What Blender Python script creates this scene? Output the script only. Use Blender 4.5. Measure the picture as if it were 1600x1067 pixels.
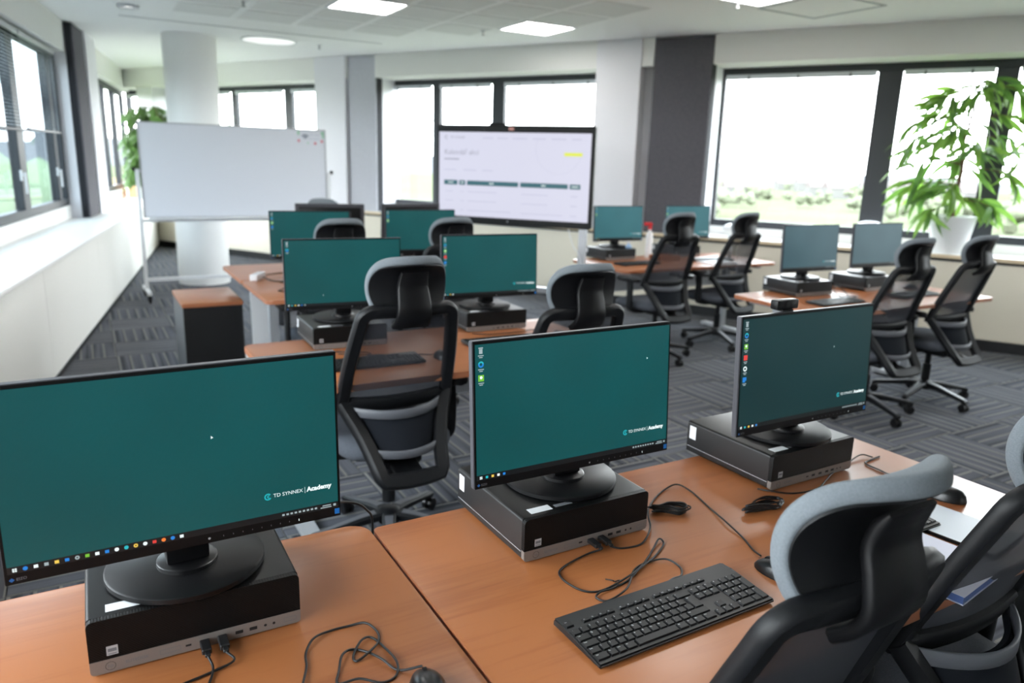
import bpy, bmesh, math, random
from mathutils import Vector, Matrix, Quaternion

# ------------------------------------------------------------------ scene reset
for o in list(bpy.data.objects):
    bpy.data.objects.remove(o, do_unlink=True)
S = bpy.context.scene
COL = S.collection
PI = math.pi
rnd = random.Random(7)
R = math.radians

# ------------------------------------------------------------------ camera
EYE = Vector((0, 0, 1.574))
PITCH, ROLL, FPX = 0.23548, -0.02974, 1161.5
fw = Vector((0, math.cos(PITCH), -math.sin(PITCH)))
r0 = Vector((1, 0, 0))
d0 = fw.cross(r0)
right = math.cos(ROLL) * r0 + math.sin(ROLL) * d0
down = -math.sin(ROLL) * r0 + math.cos(ROLL) * d0
cam_data = bpy.data.cameras.new('camera')
cam = bpy.data.objects.new('camera', cam_data)
COL.objects.link(cam)
M3 = Matrix((right, -down, -fw)).transposed()
cam.matrix_world = Matrix.Translation(EYE) @ M3.to_4x4()
cam_data.sensor_width = 36.0
cam_data.lens = FPX * 36.0 / 1600.0
cam_data.clip_start = 0.05
cam_data.clip_end = 5000
cam_data.dof.use_dof = True
cam_data.dof.focus_distance = 1.5
cam_data.dof.aperture_fstop = 3.2
S.camera = cam

# ------------------------------------------------------------------ sky, exposure
world = bpy.data.worlds.new('overcast_sky')
S.world = world
world.use_nodes = True
wn = world.node_tree.nodes
wl = world.node_tree.links
bg = wn['Background']
tc = wn.new('ShaderNodeTexCoord')
sx = wn.new('ShaderNodeSeparateXYZ')
wl.new(tc.outputs['Generated'], sx.inputs[0])
cr = wn.new('ShaderNodeValToRGB')
wl.new(sx.outputs['Z'], cr.inputs[0])
cr.color_ramp.elements[0].position = 0.0
cr.color_ramp.elements[0].color = (0.97, 0.985, 1.0, 1)
cr.color_ramp.elements[1].position = 0.8
cr.color_ramp.elements[1].color = (0.80, 0.90, 1.0, 1)
wl.new(cr.outputs[0], bg.inputs[0])
bg.inputs[1].default_value = 13.5
S.view_settings.view_transform = 'Standard'
S.view_settings.look = 'None'
S.view_settings.gamma = 1.0
S.view_settings.use_curve_mapping = False
S.view_settings.exposure = 0.28
LAMP_STRENGTH = 14.0
try:
    S.cycles.use_denoising = True
    S.cycles.max_bounces = 10
    S.cycles.transparent_max_bounces = 24
    S.cycles.sample_clamp_indirect = 6.0
    S.cycles.caustics_reflective = False
    S.cycles.caustics_refractive = False
except Exception:
    pass

# ------------------------------------------------------------------ colour + materials
def lin(c):
    c = c / 255.0
    return c / 12.92 if c <= 0.04045 else ((c + 0.055) / 1.055) ** 2.4

def rgb(r, g, b):
    return (lin(r), lin(g), lin(b), 1.0)

MATS = {}
def mat(name, col, rough=0.5, metal=0.0, spec=0.5, emit=None, estr=1.0, noise=None, bump=None, coat=0.0, coat_rough=0.1):
    """Principled material; noise=(scale, amount, stretch) varies the colour, bump=(scale, strength)."""
    m = bpy.data.materials.new(name)
    m.use_nodes = True
    nt = m.node_tree
    b = nt.nodes['Principled BSDF']
    b.inputs['Base Color'].default_value = col
    b.inputs['Roughness'].default_value = rough
    b.inputs['Metallic'].default_value = metal
    b.inputs['Specular IOR Level'].default_value = spec
    b.inputs['Coat Weight'].default_value = coat
    b.inputs['Coat Roughness'].default_value = coat_rough
    if emit:
        b.inputs['Emission Color'].default_value = emit
        b.inputs['Emission Strength'].default_value = estr
    if noise or bump:
        t = nt.nodes.new('ShaderNodeTexCoord')
    if noise:
        mp = nt.nodes.new('ShaderNodeMapping')
        mp.inputs['Scale'].default_value = noise[2] if len(noise) > 2 else (1, 1, 1)
        nt.links.new(t.outputs['Object'], mp.inputs[0])
        n = nt.nodes.new('ShaderNodeTexNoise')
        n.inputs['Scale'].default_value = noise[0]
        n.inputs['Detail'].default_value = 5
        nt.links.new(mp.outputs[0], n.inputs['Vector'])
        r = nt.nodes.new('ShaderNodeValToRGB')
        a = noise[1]
        r.color_ramp.elements[0].position = 0.3
        r.color_ramp.elements[1].position = 0.7
        r.color_ramp.elements[0].color = tuple(c * (1 - a) for c in col[:3]) + (1,)
        r.color_ramp.elements[1].color = tuple(min(1, c * (1 + a)) for c in col[:3]) + (1,)
        nt.links.new(n.outputs['Fac'], r.inputs[0])
        nt.links.new(r.outputs[0], b.inputs['Base Color'])
    if bump:
        n2 = nt.nodes.new('ShaderNodeTexNoise')
        n2.inputs['Scale'].default_value = bump[0]
        n2.inputs['Detail'].default_value = 3
        nt.links.new(t.outputs['Object'], n2.inputs['Vector'])
        bp = nt.nodes.new('ShaderNodeBump')
        bp.inputs['Strength'].default_value = bump[1]
        bp.inputs['Distance'].default_value = 0.002
        nt.links.new(n2.outputs['Fac'], bp.inputs['Height'])
        nt.links.new(bp.outputs[0], b.inputs['Normal'])
    MATS[name] = m
    return m

def wood_material(name, base, dark):
    m = mat(name, base, 0.31, spec=0.5)
    nt = m.node_tree
    b = nt.nodes['Principled BSDF']
    t = nt.nodes.new('ShaderNodeTexCoord')
    mp = nt.nodes.new('ShaderNodeMapping')
    mp.inputs['Scale'].default_value = (1.3, 22, 22)
    nt.links.new(t.outputs['Object'], mp.inputs[0])
    n = nt.nodes.new('ShaderNodeTexNoise')
    n.inputs['Scale'].default_value = 2.2
    n.inputs['Detail'].default_value = 8
    n.inputs['Roughness'].default_value = 0.62
    nt.links.new(mp.outputs[0], n.inputs['Vector'])
    mp2 = nt.nodes.new('ShaderNodeMapping')
    mp2.inputs['Scale'].default_value = (0.7, 3.0, 3)
    nt.links.new(t.outputs['Object'], mp2.inputs[0])
    n2 = nt.nodes.new('ShaderNodeTexNoise')
    n2.inputs['Scale'].default_value = 1.6
    n2.inputs['Detail'].default_value = 3
    nt.links.new(mp2.outputs[0], n2.inputs['Vector'])
    mx = nt.nodes.new('ShaderNodeMath')
    mx.operation = 'ADD'
    nt.links.new(n.outputs['Fac'], mx.inputs[0])
    nt.links.new(n2.outputs['Fac'], mx.inputs[1])
    r = nt.nodes.new('ShaderNodeValToRGB')
    r.color_ramp.elements[0].position = 0.72
    r.color_ramp.elements[1].position = 1.22
    r.color_ramp.elements[0].color = dark
    r.color_ramp.elements[1].color = base
    hv = nt.nodes.new('ShaderNodeMath')
    hv.operation = 'MULTIPLY'
    hv.inputs[1].default_value = 1.0
    nt.links.new(mx.outputs[0], hv.inputs[0])
    nt.links.new(hv.outputs[0], r.inputs[0])
    nt.links.new(r.outputs[0], b.inputs['Base Color'])
    return m

WOOD = wood_material('beech_laminate', rgb(152, 93, 54), rgb(136, 78, 43))
WOOD_EDGE = mat('beech_edge_band', rgb(166, 104, 72), 0.45)
PLANTER_WOOD = wood_material('pale_plywood', rgb(222, 170, 128), rgb(206, 150, 108))
WALL = mat('white_wall_paint', rgb(236, 235, 232), 0.85, bump=(60, 0.05))
WALL_CREAM = mat('cream_wall_panel', rgb(226, 219, 202), 0.6)
CEIL = mat('white_ceiling_paint', rgb(250, 250, 249), 0.9)
CEIL_TILE = mat('perforated_ceiling_metal', rgb(228, 228, 226), 0.8)
PANEL_WHITE = mat('white_laminate_panel', rgb(236, 234, 228), 0.5)
SILL = mat('white_sill_board', rgb(243, 242, 240), 0.35)
SILL_EDGE = mat('beige_sill_edge', rgb(215, 196, 165), 0.5)
BASEB = mat('black_skirting_and_shadow', rgb(30, 31, 34), 0.5)
FRAME = mat('anthracite_window_frame', rgb(40, 44, 50), 0.45)
FABRIC_DARK = mat('dark_grey_felt', rgb(88, 86, 92), 0.95, noise=(40, 0.10, (1, 1, 1)))
FABRIC_LIGHT = mat('light_grey_felt', rgb(186, 187, 194), 0.95, noise=(40, 0.05, (1, 1, 1)))
FELT_EDGE = mat('black_felt_edge', rgb(38, 39, 44), 0.9)
LAV = mat('white_pier_plaster', rgb(232, 231, 236), 0.8)
BLACK = mat('black_plastic', rgb(14, 14, 16), 0.42, spec=0.25)
BLACK_SATIN = mat('black_satin_plastic', rgb(16, 16, 18), 0.3)
CHAIR_BLACK = mat('black_nylon_chair_frame', rgb(17, 18, 21), 0.48, spec=0.3)
PC_CASE = mat('black_painted_steel', rgb(12, 12, 13), 0.36, spec=0.28)
PC_SIDE = mat('dark_grey_painted_steel', rgb(34, 33, 34), 0.42, spec=0.4)
PC_STRIP = mat('silver_bezel_strip', rgb(132, 124, 120), 0.42, metal=0.35)
DARK_SLOT = mat('black_port', rgb(8, 8, 9), 0.6)
CHROME = mat('chrome', rgb(200, 200, 204), 0.22, metal=1.0)
LABEL = mat('white_paper_label', rgb(226, 228, 232), 0.6)
LABEL_INK = mat('grey_label_ink', rgb(110, 112, 118), 0.7)
MON_BACK = mat('charcoal_monitor_housing', rgb(70, 70, 76), 0.45)
MON_FRONT = mat('black_monitor_bezel', rgb(10, 10, 12), 0.45, spec=0.25)
BLUE_STICK = mat('blue_sticker', rgb(20, 110, 190), 0.5)
CABLE = mat('black_rubber_cable', rgb(20, 20, 22), 0.45)
CABLE_BLUE = mat('blue_network_cable', rgb(30, 92, 160), 0.5)
CABLE_WHITE = mat('white_plastic_cable', rgb(220, 220, 222), 0.5)
GREY_METAL = mat('light_grey_desk_metal', rgb(176, 178, 182), 0.45, metal=0.2)
WHITE_METAL = mat('white_powder_coat', rgb(232, 233, 236), 0.4)
ALU = mat('brushed_aluminium', rgb(186, 188, 192), 0.35, metal=0.7)
WB_FACE = mat('whiteboard_enamel', rgb(222, 224, 232), 0.25)
PED_BLACK = mat('black_laminate', rgb(18, 18, 20), 0.5)
PED_SIDE = mat('grey_laminate', rgb(92, 94, 98), 0.5)
FABRIC_SEAT = mat('grey_seat_fabric', rgb(72, 76, 84), 0.95, noise=(260, 0.18), bump=(500, 0.4))
FABRIC_HEAD = mat('pale_grey_headrest_fabric', rgb(108, 115, 121), 0.95, noise=(300, 0.10), bump=(600, 0.4))
BAND = mat('grey_lumbar_plastic', rgb(92, 94, 100), 0.42)
BASE_TOP = mat('grey_base_plastic', rgb(92, 93, 98), 0.35)
POT = mat('white_planter_glaze', rgb(232, 233, 235), 0.5)
SOIL = mat('potting_soil', rgb(60, 48, 38), 0.95)
BARK = mat('brown_bark', rgb(98, 72, 58), 0.9)
PAPER = mat('white_paper', rgb(238, 239, 242), 0.7)
FOLDER = mat('pale_blue_plastic_folder', rgb(196, 204, 214), 0.3)
BOOK_BLUE = mat('blue_booklet_spine', rgb(74, 96, 150), 0.5)
BOOK_TOP = mat('lavender_grey_cover', rgb(188, 190, 208), 0.4)
RED = mat('red_plastic', rgb(200, 40, 48), 0.4)
BIN_GREY = mat('grey_plastic', rgb(128, 132, 140), 0.5)
KEY = mat('black_keycap', rgb(16, 17, 19), 0.45, spec=0.35)
KB_BODY = mat('black_keyboard_body', rgb(22, 23, 25), 0.36, spec=0.4)
LEGEND = mat('white_key_print', rgb(205, 207, 210), 0.6)
BLIND = mat('pale_blind_rail', rgb(206, 210, 216), 0.4)
GREEN_INK = mat('green_marker_ink', rgb(150, 200, 170), 0.6)
RED_INK = mat('red_marker_ink', rgb(206, 60, 100), 0.6)
NAVY_INK = mat('navy_marker_ink', rgb(66, 76, 110), 0.6)
GREY_INK = mat('grey_marker_ink', rgb(186, 188, 204), 0.6)

def emissive(name, col, s=1.0, rough=0.4):
    return mat(name, (0.004, 0.004, 0.004, 1), rough, emit=col, estr=s)

def lcd(name, col, s=1.0):
    m = mat(name, (0.006, 0.006, 0.006, 1), 0.36, spec=0.4)
    nt = m.node_tree
    b = nt.nodes['Principled BSDF']
    t = nt.nodes.new('ShaderNodeTexCoord')
    n = nt.nodes.new('ShaderNodeTexNoise')
    n.inputs['Scale'].default_value = 3.0
    n.inputs['Detail'].default_value = 1
    nt.links.new(t.outputs['Object'], n.inputs['Vector'])
    r = nt.nodes.new('ShaderNodeValToRGB')
    r.color_ramp.elements[0].position = 0.3
    r.color_ramp.elements[1].position = 0.7
    r.color_ramp.elements[0].color = tuple(c * 0.82 for c in col[:3]) + (1,)
    r.color_ramp.elements[1].color = tuple(c * 1.1 for c in col[:3]) + (1,)
    nt.links.new(n.outputs['Fac'], r.inputs[0])
    nt.links.new(r.outputs[0], b.inputs['Emission Color'])
    b.inputs['Emission Strength'].default_value = s
    return m

TEAL = lcd('teal_desktop', rgb(0, 74, 76))
TEAL_ANGLE_DIMMED = lcd('angle_dimmed_teal_desktop', rgb(6, 48, 50))  # viewing-angle dimming is put into the emitted colour
TEAL_GLARE_PALE = lcd('glare_pale_teal_desktop', rgb(52, 104, 112))  # paler because window glare is put into the screen colour
TEAL_GLARE_GREY = lcd('glare_grey_teal_desktop', rgb(58, 88, 97))  # window glare and oblique view mixed into the emitted grey
TASKBAR = emissive('dark_taskbar', rgb(8, 14, 17))
E_WHITE = emissive('screen_white', rgb(225, 238, 238))
E_GREY = emissive('screen_grey', rgb(150, 165, 168))
E_CYAN = emissive('screen_cyan', rgb(30, 170, 180))
E_BLUE = emissive('screen_blue', rgb(30, 120, 200))
E_GREEN = emissive('screen_green', rgb(110, 180, 50))
E_RED = emissive('screen_red', rgb(205, 60, 55))
E_YELLOW = emissive('screen_yellow', rgb(225, 190, 80))
E_ORANGE = emissive('screen_orange', rgb(225, 120, 50))
E_PAGE = emissive('web_page_white', rgb(196, 196, 213), 1.0)
E_TEXT = emissive('web_text_grey', rgb(140, 140, 158))
E_LIGHT = emissive('web_text_pale', rgb(176, 176, 198))
E_TEALBAR = emissive('web_table_header', rgb(28, 84, 94))
E_LIME = emissive('web_button_lime', rgb(206, 214, 60))
LAMP = mat('lamp_diffuser', rgb(250, 250, 250), 0.6, emit=(1, 0.985, 0.96, 1), estr=LAMP_STRENGTH)

def glass_material(name, tint, refl=1.0):
    m = bpy.data.materials.new(name)
    m.use_nodes = True
    nt = m.node_tree
    nt.nodes.clear()
    out = nt.nodes.new('ShaderNodeOutputMaterial')
    mix = nt.nodes.new('ShaderNodeMixShader')
    tr = nt.nodes.new('ShaderNodeBsdfTransparent')
    tr.inputs[0].default_value = tint
    gl = nt.nodes.new('ShaderNodeBsdfGlossy')
    gl.inputs['Roughness'].default_value = 0.02
    lw = nt.nodes.new('ShaderNodeLayerWeight')       # Schlick: same from both sides of the pane
    pw = nt.nodes.new('ShaderNodeMath')
    pw.operation = 'POWER'
    pw.inputs[1].default_value = 5.0
    ma = nt.nodes.new('ShaderNodeMath')
    ma.operation = 'MULTIPLY_ADD'
    ma.inputs[1].default_value = 0.45
    ma.inputs[2].default_value = 0.03
    nt.links.new(lw.outputs['Facing'], pw.inputs[0])
    nt.links.new(pw.outputs[0], ma.inputs[0])
    nt.links.new(ma.outputs[0], mix.inputs[0])
    nt.links.new(tr.outputs[0], mix.inputs[1])
    nt.links.new(gl.outputs[0], mix.inputs[2])
    nt.links.new(mix.outputs[0], out.inputs[0])
    return m

GLASS = glass_material('window_glass', (0.97, 0.985, 0.98, 1))
GLASS_L = glass_material('tinted_window_glass', (0.58, 0.63, 0.65, 1))

def mesh_fabric(name, col, opacity):
    m = bpy.data.materials.new(name)
    m.use_nodes = True
    nt = m.node_tree
    b = nt.nodes['Principled BSDF']
    b.inputs['Base Color'].default_value = col
    b.inputs['Roughness'].default_value = 0.9
    out = nt.nodes['Material Output']
    tr = nt.nodes.new('ShaderNodeBsdfTransparent')
    mix = nt.nodes.new('ShaderNodeMixShader')
    lw = nt.nodes.new('ShaderNodeLayerWeight')
    lw.inputs['Blend'].default_value = 0.5
    mr = nt.nodes.new('ShaderNodeMapRange')
    mr.inputs['From Max'].default_value = 0.75
    mr.inputs['To Min'].default_value = opacity
    mr.inputs['To Max'].default_value = 0.97
    nt.links.new(lw.outputs['Facing'], mr.inputs['Value'])
    nt.links.new(mr.outputs[0], mix.inputs[0])
    nt.links.new(tr.outputs[0], mix.inputs[1])
    nt.links.new(b.outputs[0], mix.inputs[2])
    nt.links.new(mix.outputs[0], out.inputs[0])
    return m

MESHCLOTH = mesh_fabric('black_see_through_mesh', rgb(58, 60, 68), 0.58)
LUMBAR = mat('dark_blue_grey_lumbar_mesh', rgb(24, 27, 33), 0.9, spec=0.15)

def leaf_material(name, c1, c2):
    m = mat(name, c1, 0.45)
    nt = m.node_tree
    b = nt.nodes['Principled BSDF']
    oi = nt.nodes.new('ShaderNodeObjectInfo')
    r = nt.nodes.new('ShaderNodeValToRGB')
    r.color_ramp.elements[0].color = c1
    r.color_ramp.elements[1].color = c2
    nt.links.new(oi.outputs['Random'], r.inputs[0])
    nt.links.new(r.outputs[0], b.inputs['Base Color'])
    tl = nt.nodes.new('ShaderNodeBsdfTranslucent')
    nt.links.new(r.outputs[0], tl.inputs[0])
    mix = nt.nodes.new('ShaderNodeMixShader')
    mix.inputs[0].default_value = 0.45
    out = nt.nodes['Material Output']
    nt.links.new(b.outputs[0], mix.inputs[1])
    nt.links.new(tl.outputs[0], mix.inputs[2])
    nt.links.new(mix.outputs[0], out.inputs[0])
    return m

SLAT = leaf_material('white_blind_slat', rgb(238, 241, 244), rgb(238, 241, 244))
LEAF = leaf_material('ficus_leaf', rgb(74, 112, 52), rgb(128, 168, 70))
LEAF2 = leaf_material('vine_leaf', rgb(88, 128, 70), rgb(120, 160, 90))

# carpet tile: fine ribs plus a few pale yellow-grey threads, along the tile's own x
def carpet_material():
    m = mat('striped_grey_carpet', rgb(84, 85, 90), 1.0, spec=0.1)
    nt = m.node_tree
    b = nt.nodes['Principled BSDF']
    t = nt.nodes.new('ShaderNodeTexCoord')
    sp = nt.nodes.new('ShaderNodeSeparateXYZ')
    nt.links.new(t.outputs['UV'], sp.inputs[0])
    oi = nt.nodes.new('ShaderNodeObjectInfo')
    mp = nt.nodes.new('ShaderNodeMapping')
    mp.inputs['Scale'].default_value = (0.6, 26, 1)
    nt.links.new(t.outputs['UV'], mp.inputs[0])
    n = nt.nodes.new('ShaderNodeTexNoise')
    n.inputs['Scale'].default_value = 1.0
    n.inputs['Detail'].default_value = 2
    nt.links.new(mp.outputs[0], n.inputs['Vector'])
    r = nt.nodes.new('ShaderNodeValToRGB')
    e = r.color_ramp.elements
    e[0].position = 0.36
    e[0].color = rgb(54, 56, 62)
    e[1].position = 0.56
    e[1].color = rgb(90, 92, 99)
    nt.links.new(n.outputs['Fac'], r.inputs[0])
    # pale threads every ~8 cm
    mt = nt.nodes.new('ShaderNodeMath')
    mt.operation = 'MULTIPLY'
    mt.inputs[1].default_value = 12.3
    nt.links.new(sp.outputs['Y'], mt.inputs[0])
    fr = nt.nodes.new('ShaderNodeMath')
    fr.operation = 'FRACT'
    nt.links.new(mt.outputs[0], fr.inputs[0])
    gt = nt.nodes.new('ShaderNodeMath')
    gt.operation = 'GREATER_THAN'
    gt.inputs[1].default_value = 0.86
    nt.links.new(fr.outputs[0], gt.inputs[0])
    n3 = nt.nodes.new('ShaderNodeTexNoise')
    n3.inputs['Scale'].default_value = 300
    nt.links.new(t.outputs['UV'], n3.inputs['Vector'])
    ml = nt.nodes.new('ShaderNodeMath')
    ml.operation = 'MULTIPLY'
    nt.links.new(gt.outputs[0], ml.inputs[0])
    nt.links.new(n3.outputs['Fac'], ml.inputs[1])
    mix = nt.nodes.new('ShaderNodeMix')
    mix.data_type = 'RGBA'
    nt.links.new(ml.outputs[0], mix.inputs['Factor'])
    nt.links.new(r.outputs[0], mix.inputs[6])
    mix.inputs[7].default_value = rgb(146, 144, 134)
    # slight tone difference from tile to tile
    hs = nt.nodes.new('ShaderNodeHueSaturation')
    mr = nt.nodes.new('ShaderNodeMapRange')
    mr.inputs['To Min'].default_value = 0.9
    mr.inputs['To Max'].default_value = 1.1
    nt.links.new(oi.outputs['Random'], mr.inputs['Value'])
    nt.links.new(mr.outputs[0], hs.inputs['Value'])
    nt.links.new(mix.outputs[2], hs.inputs['Color'])
    nt.links.new(hs.outputs[0], b.inputs['Base Color'])
    return m

CARPET = carpet_material()
CARPET_BASE = mat('dark_carpet_backing', rgb(40, 41, 44), 1.0)

def hatch_material():
    m = mat('black_hatched_bezel', rgb(8, 8, 9), 0.5, spec=0.2)
    nt = m.node_tree
    b = nt.nodes['Principled BSDF']
    t = nt.nodes.new('ShaderNodeTexCoord')
    mp = nt.nodes.new('ShaderNodeMapping')
    mp.inputs['Rotation'].default_value = (0, R(45), 0)
    nt.links.new(t.outputs['Object'], mp.inputs[0])
    w = nt.nodes.new('ShaderNodeTexWave')
    w.wave_type = 'BANDS'
    w.bands_direction = 'X'
    w.inputs['Scale'].default_value = 95
    nt.links.new(mp.outputs[0], w.inputs['Vector'])
    bp = nt.nodes.new('ShaderNodeBump')
    bp.inputs['Strength'].default_value = 0.35
    bp.inputs['Distance'].default_value = 0.001
    nt.links.new(w.outputs['Fac'], bp.inputs['Height'])
    nt.links.new(bp.outputs[0], b.inputs['Normal'])
    return m

HATCH = hatch_material()

# ------------------------------------------------------------------ object helpers
def link(o, parent=None):
    COL.objects.link(o)
    if parent:
        o.parent = parent
    return o

def tag(o, label=None, cat=None, group=None, kind=None):
    if label: o['label'] = label
    if cat: o['category'] = cat
    if group: o['group'] = group
    if kind: o['kind'] = kind
    return o

def empty(name, loc=(0, 0, 0), rz=0.0, label=None, cat=None, group=None, kind=None):
    o = bpy.data.objects.new(name, None)
    o.empty_display_size = 0.05
    link(o)
    o.location = loc
    o.rotation_euler = (0, 0, rz)
    return tag(o, label, cat, group, kind)

def obj(name, me, parent=None, loc=None, rot=None, label=None):
    o = bpy.data.objects.new(name, me)
    link(o, parent)
    if loc: o.location = loc
    if rot: o.rotation_euler = rot
    if label: o['label'] = label
    return o

def copy_tree(o, parent=None):
    c = o.copy()
    COL.objects.link(c)
    c.parent = parent
    for ch in list(o.children):
        copy_tree(ch, c)
    return c

def finish(bm, name, materials, smooth=35):
    me = bpy.data.meshes.new(name)
    bmesh.ops.recalc_face_normals(bm, faces=bm.faces[:])
    bm.to_mesh(me)
    bm.free()
    if not isinstance(materials, (list, tuple)):
        materials = [materials]
    for m in materials:
        me.materials.append(m)
    if smooth:
        me.polygons.foreach_set('use_smooth', [True] * len(me.polygons))
        me.set_sharp_from_angle(angle=R(smooth))
    me.update()
    return me

def add_box(bm, x0, x1, y0, y1, z0, z1, mi=0):
    vs = [bm.verts.new((x, y, z)) for z in (z0, z1) for y in (y0, y1) for x in (x0, x1)]
    for q in ((0, 2, 3, 1), (4, 5, 7, 6), (0, 1, 5, 4), (2, 6, 7, 3), (0, 4, 6, 2), (1, 3, 7, 5)):
        f = bm.faces.new([vs[i] for i in q])
        f.material_index = mi
    return vs

def boxes(name, lst, m, bevel=0.0, seg=2):
    bm = bmesh.new()
    for b in lst:
        add_box(bm, *b)
    if bevel:
        bmesh.ops.bevel(bm, geom=bm.edges[:], offset=bevel, segments=seg, affect='EDGES', profile=0.5, clamp_overlap=True)
    return finish(bm, name, m)

def box(name, x0, x1, y0, y1, z0, z1, m, bevel=0.0, seg=2):
    return boxes(name, [(x0, x1, y0, y1, z0, z1)], m, bevel, seg)

def smooth_path(pts, n=6, closed=False):
    pts = [Vector(p) for p in pts]
    out = []
    N = len(pts)
    rng = range(N) if closed else range(N - 1)
    for i in rng:
        if closed:
            p0, p1, p2, p3 = pts[(i - 1) % N], pts[i], pts[(i + 1) % N], pts[(i + 2) % N]
        else:
            p1, p2 = pts[i], pts[i + 1]
            p0 = pts[i - 1] if i > 0 else p1 + (p1 - p2)
            p3 = pts[i + 2] if i + 2 < N else p2 + (p2 - p1)
        for k in range(n):
            t = k / n
            out.append(0.5 * ((2 * p1) + (-p0 + p2) * t + (2 * p0 - 5 * p1 + 4 * p2 - p3) * t * t + (-p0 + 3 * p1 - 3 * p2 + p3) * t ** 3))
    if not closed:
        out.append(pts[-1])
    return out

def add_tube(bm, pts, r, n=6, closed=False, mi=0, taper=None):
    pts = [Vector(p) for p in pts]
    N = len(pts)
    rings = []
    up = Vector((0, 0, 1))
    prev = None
    for i, p in enumerate(pts):
        a = pts[i - 1] if (i > 0 or closed) else p
        b = pts[(i + 1) % N] if (i < N - 1 or closed) else p
        t = (b - a)
        if t.length < 1e-9: t = Vector((0, 0, 1))
        t.normalize()
        if prev is None:
            x = t.cross(up)
            if x.length < 1e-3: x = t.cross(Vector((1, 0, 0)))
        else:
            x = prev - t * prev.dot(t)
            if x.length < 1e-6: x = t.cross(up)
        x.normalize()
        prev = x
        y = t.cross(x)
        rr = r if taper is None else taper[i] if isinstance(taper, (list, tuple)) else r
        rings.append([bm.verts.new(p + (x * math.cos(2 * PI * k / n) + y * math.sin(2 * PI * k / n)) * rr) for k in range(n)])
    m = N if closed else N - 1
    for i in range(m):
        A, B = rings[i], rings[(i + 1) % N]
        for k in range(n):
            f = bm.faces.new((A[k], A[(k + 1) % n], B[(k + 1) % n], B[k]))
            f.material_index = mi
    if not closed:
        bm.faces.new(rings[0][::-1]).material_index = mi
        bm.faces.new(rings[-1]).material_index = mi

def tube(name, pts, r, m, n=6, closed=False, smooth=4):
    bm = bmesh.new()
    add_tube(bm, smooth_path(pts, smooth, closed) if smooth else pts, r, n, closed)
    return finish(bm, name, m, 60)

def add_lathe(bm, prof, n=32, c=(0, 0, 0), mi=0):
    rings = []
    for (r, z) in prof:
        if r < 1e-6:
            rings.append([bm.verts.new((c[0], c[1], c[2] + z))])
        else:
            rings.append([bm.verts.new((c[0] + r * math.cos(2 * PI * k / n), c[1] + r * math.sin(2 * PI * k / n), c[2] + z)) for k in range(n)])
    for A, B in zip(rings, rings[1:]):
        for k in range(n):
            k2 = (k + 1) % n
            if len(A) == 1 and len(B) == 1: continue
            if len(A) == 1: f = bm.faces.new((A[0], B[k], B[k2]))
            elif len(B) == 1: f = bm.faces.new((A[k], A[k2], B[0]))
            else: f = bm.faces.new((A[k], A[k2], B[k2], B[k]))
            f.material_index = mi

def lathe(name, prof, m, n=32, smooth=40):
    bm = bmesh.new()
    add_lathe(bm, prof, n)
    return finish(bm, name, m, smooth)

def add_sweep(bm, pts, ups, ws, ts, closed=False, mi=0):
    """flat bar with rounded corners: width ws along (tangent x up), thickness ts along up."""
    N = len(pts)
    rings = []
    for i in range(N):
        p = Vector(pts[i])
        a = Vector(pts[i - 1]) if (i > 0 or closed) else p
        b = Vector(pts[(i + 1) % N]) if (i < N - 1 or closed) else p
        t = (b - a).normalized()
        u = Vector(ups[i] if isinstance(ups, list) else ups)
        u = (u - t * u.dot(t)).normalized()
        s = t.cross(u)
        w = (ws[i] if isinstance(ws, list) else ws) / 2
        h = (ts[i] if isinstance(ts, list) else ts) / 2
        c = min(w, h) * 0.45
        prof = [(-w + c, -h), (w - c, -h), (w, -h + c), (w, h - c), (w - c, h), (-w + c, h), (-w, h - c), (-w, -h + c)]
        rings.append([bm.verts.new(p + s * x + u * y) for x, y in prof])
    m = N if closed else N - 1
    for i in range(m):
        A, B = rings[i], rings[(i + 1) % N]
        for k in range(8):
            bm.faces.new((A[k], A[(k + 1) % 8], B[(k + 1) % 8], B[k])).material_index = mi
    if not closed:
        bm.faces.new(rings[0][::-1]).material_index = mi
        bm.faces.new(rings[-1]).material_index = mi

def grid_mesh(name, fn, nu, nv, m, thick=0.0, smooth=60, subsurf=False):
    """sheet from fn(a, b), a and b in [-1, 1], made solid by thick along the surface normal."""
    bm = bmesh.new()
    V = [[bm.verts.new(fn(-1 + 2 * i / nu, -1 + 2 * j / nv)) for i in range(nu + 1)] for j in range(nv + 1)]
    for j in range(nv):
        for i in range(nu):
            bm.faces.new((V[j][i], V[j][i + 1], V[j + 1][i + 1], V[j + 1][i]))
    if thick:
        bm.normal_update()
        bmesh.ops.solidify(bm, geom=bm.faces[:], thickness=thick)
    if subsurf:
        bmesh.ops.subdivide_edges(bm, edges=bm.edges[:], cuts=1, use_grid_fill=True, smooth=1.0)
    return finish(bm, name, m, smooth)

def prism(name, outline, z0, z1, m, bevel=0.0, side=None):
    bm = bmesh.new()
    lo = [bm.verts.new((x, y, z0)) for x, y in outline]
    hi = [bm.verts.new((x, y, z1)) for x, y in outline]
    n = len(outline)
    bm.faces.new(lo[::-1])
    bm.faces.new(hi)
    for k in range(n):
        f = bm.faces.new((lo[k], lo[(k + 1) % n], hi[(k + 1) % n], hi[k]))
        if side: f.material_index = 1
    if bevel:
        es = [e for e in bm.edges if abs(e.verts[0].co.z - e.verts[1].co.z) < 1e-6]
        bmesh.ops.bevel(bm, geom=es, offset=bevel, segments=2, affect='EDGES', profile=0.5)
    return finish(bm, name, [m, side] if side else m, 40)

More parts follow.
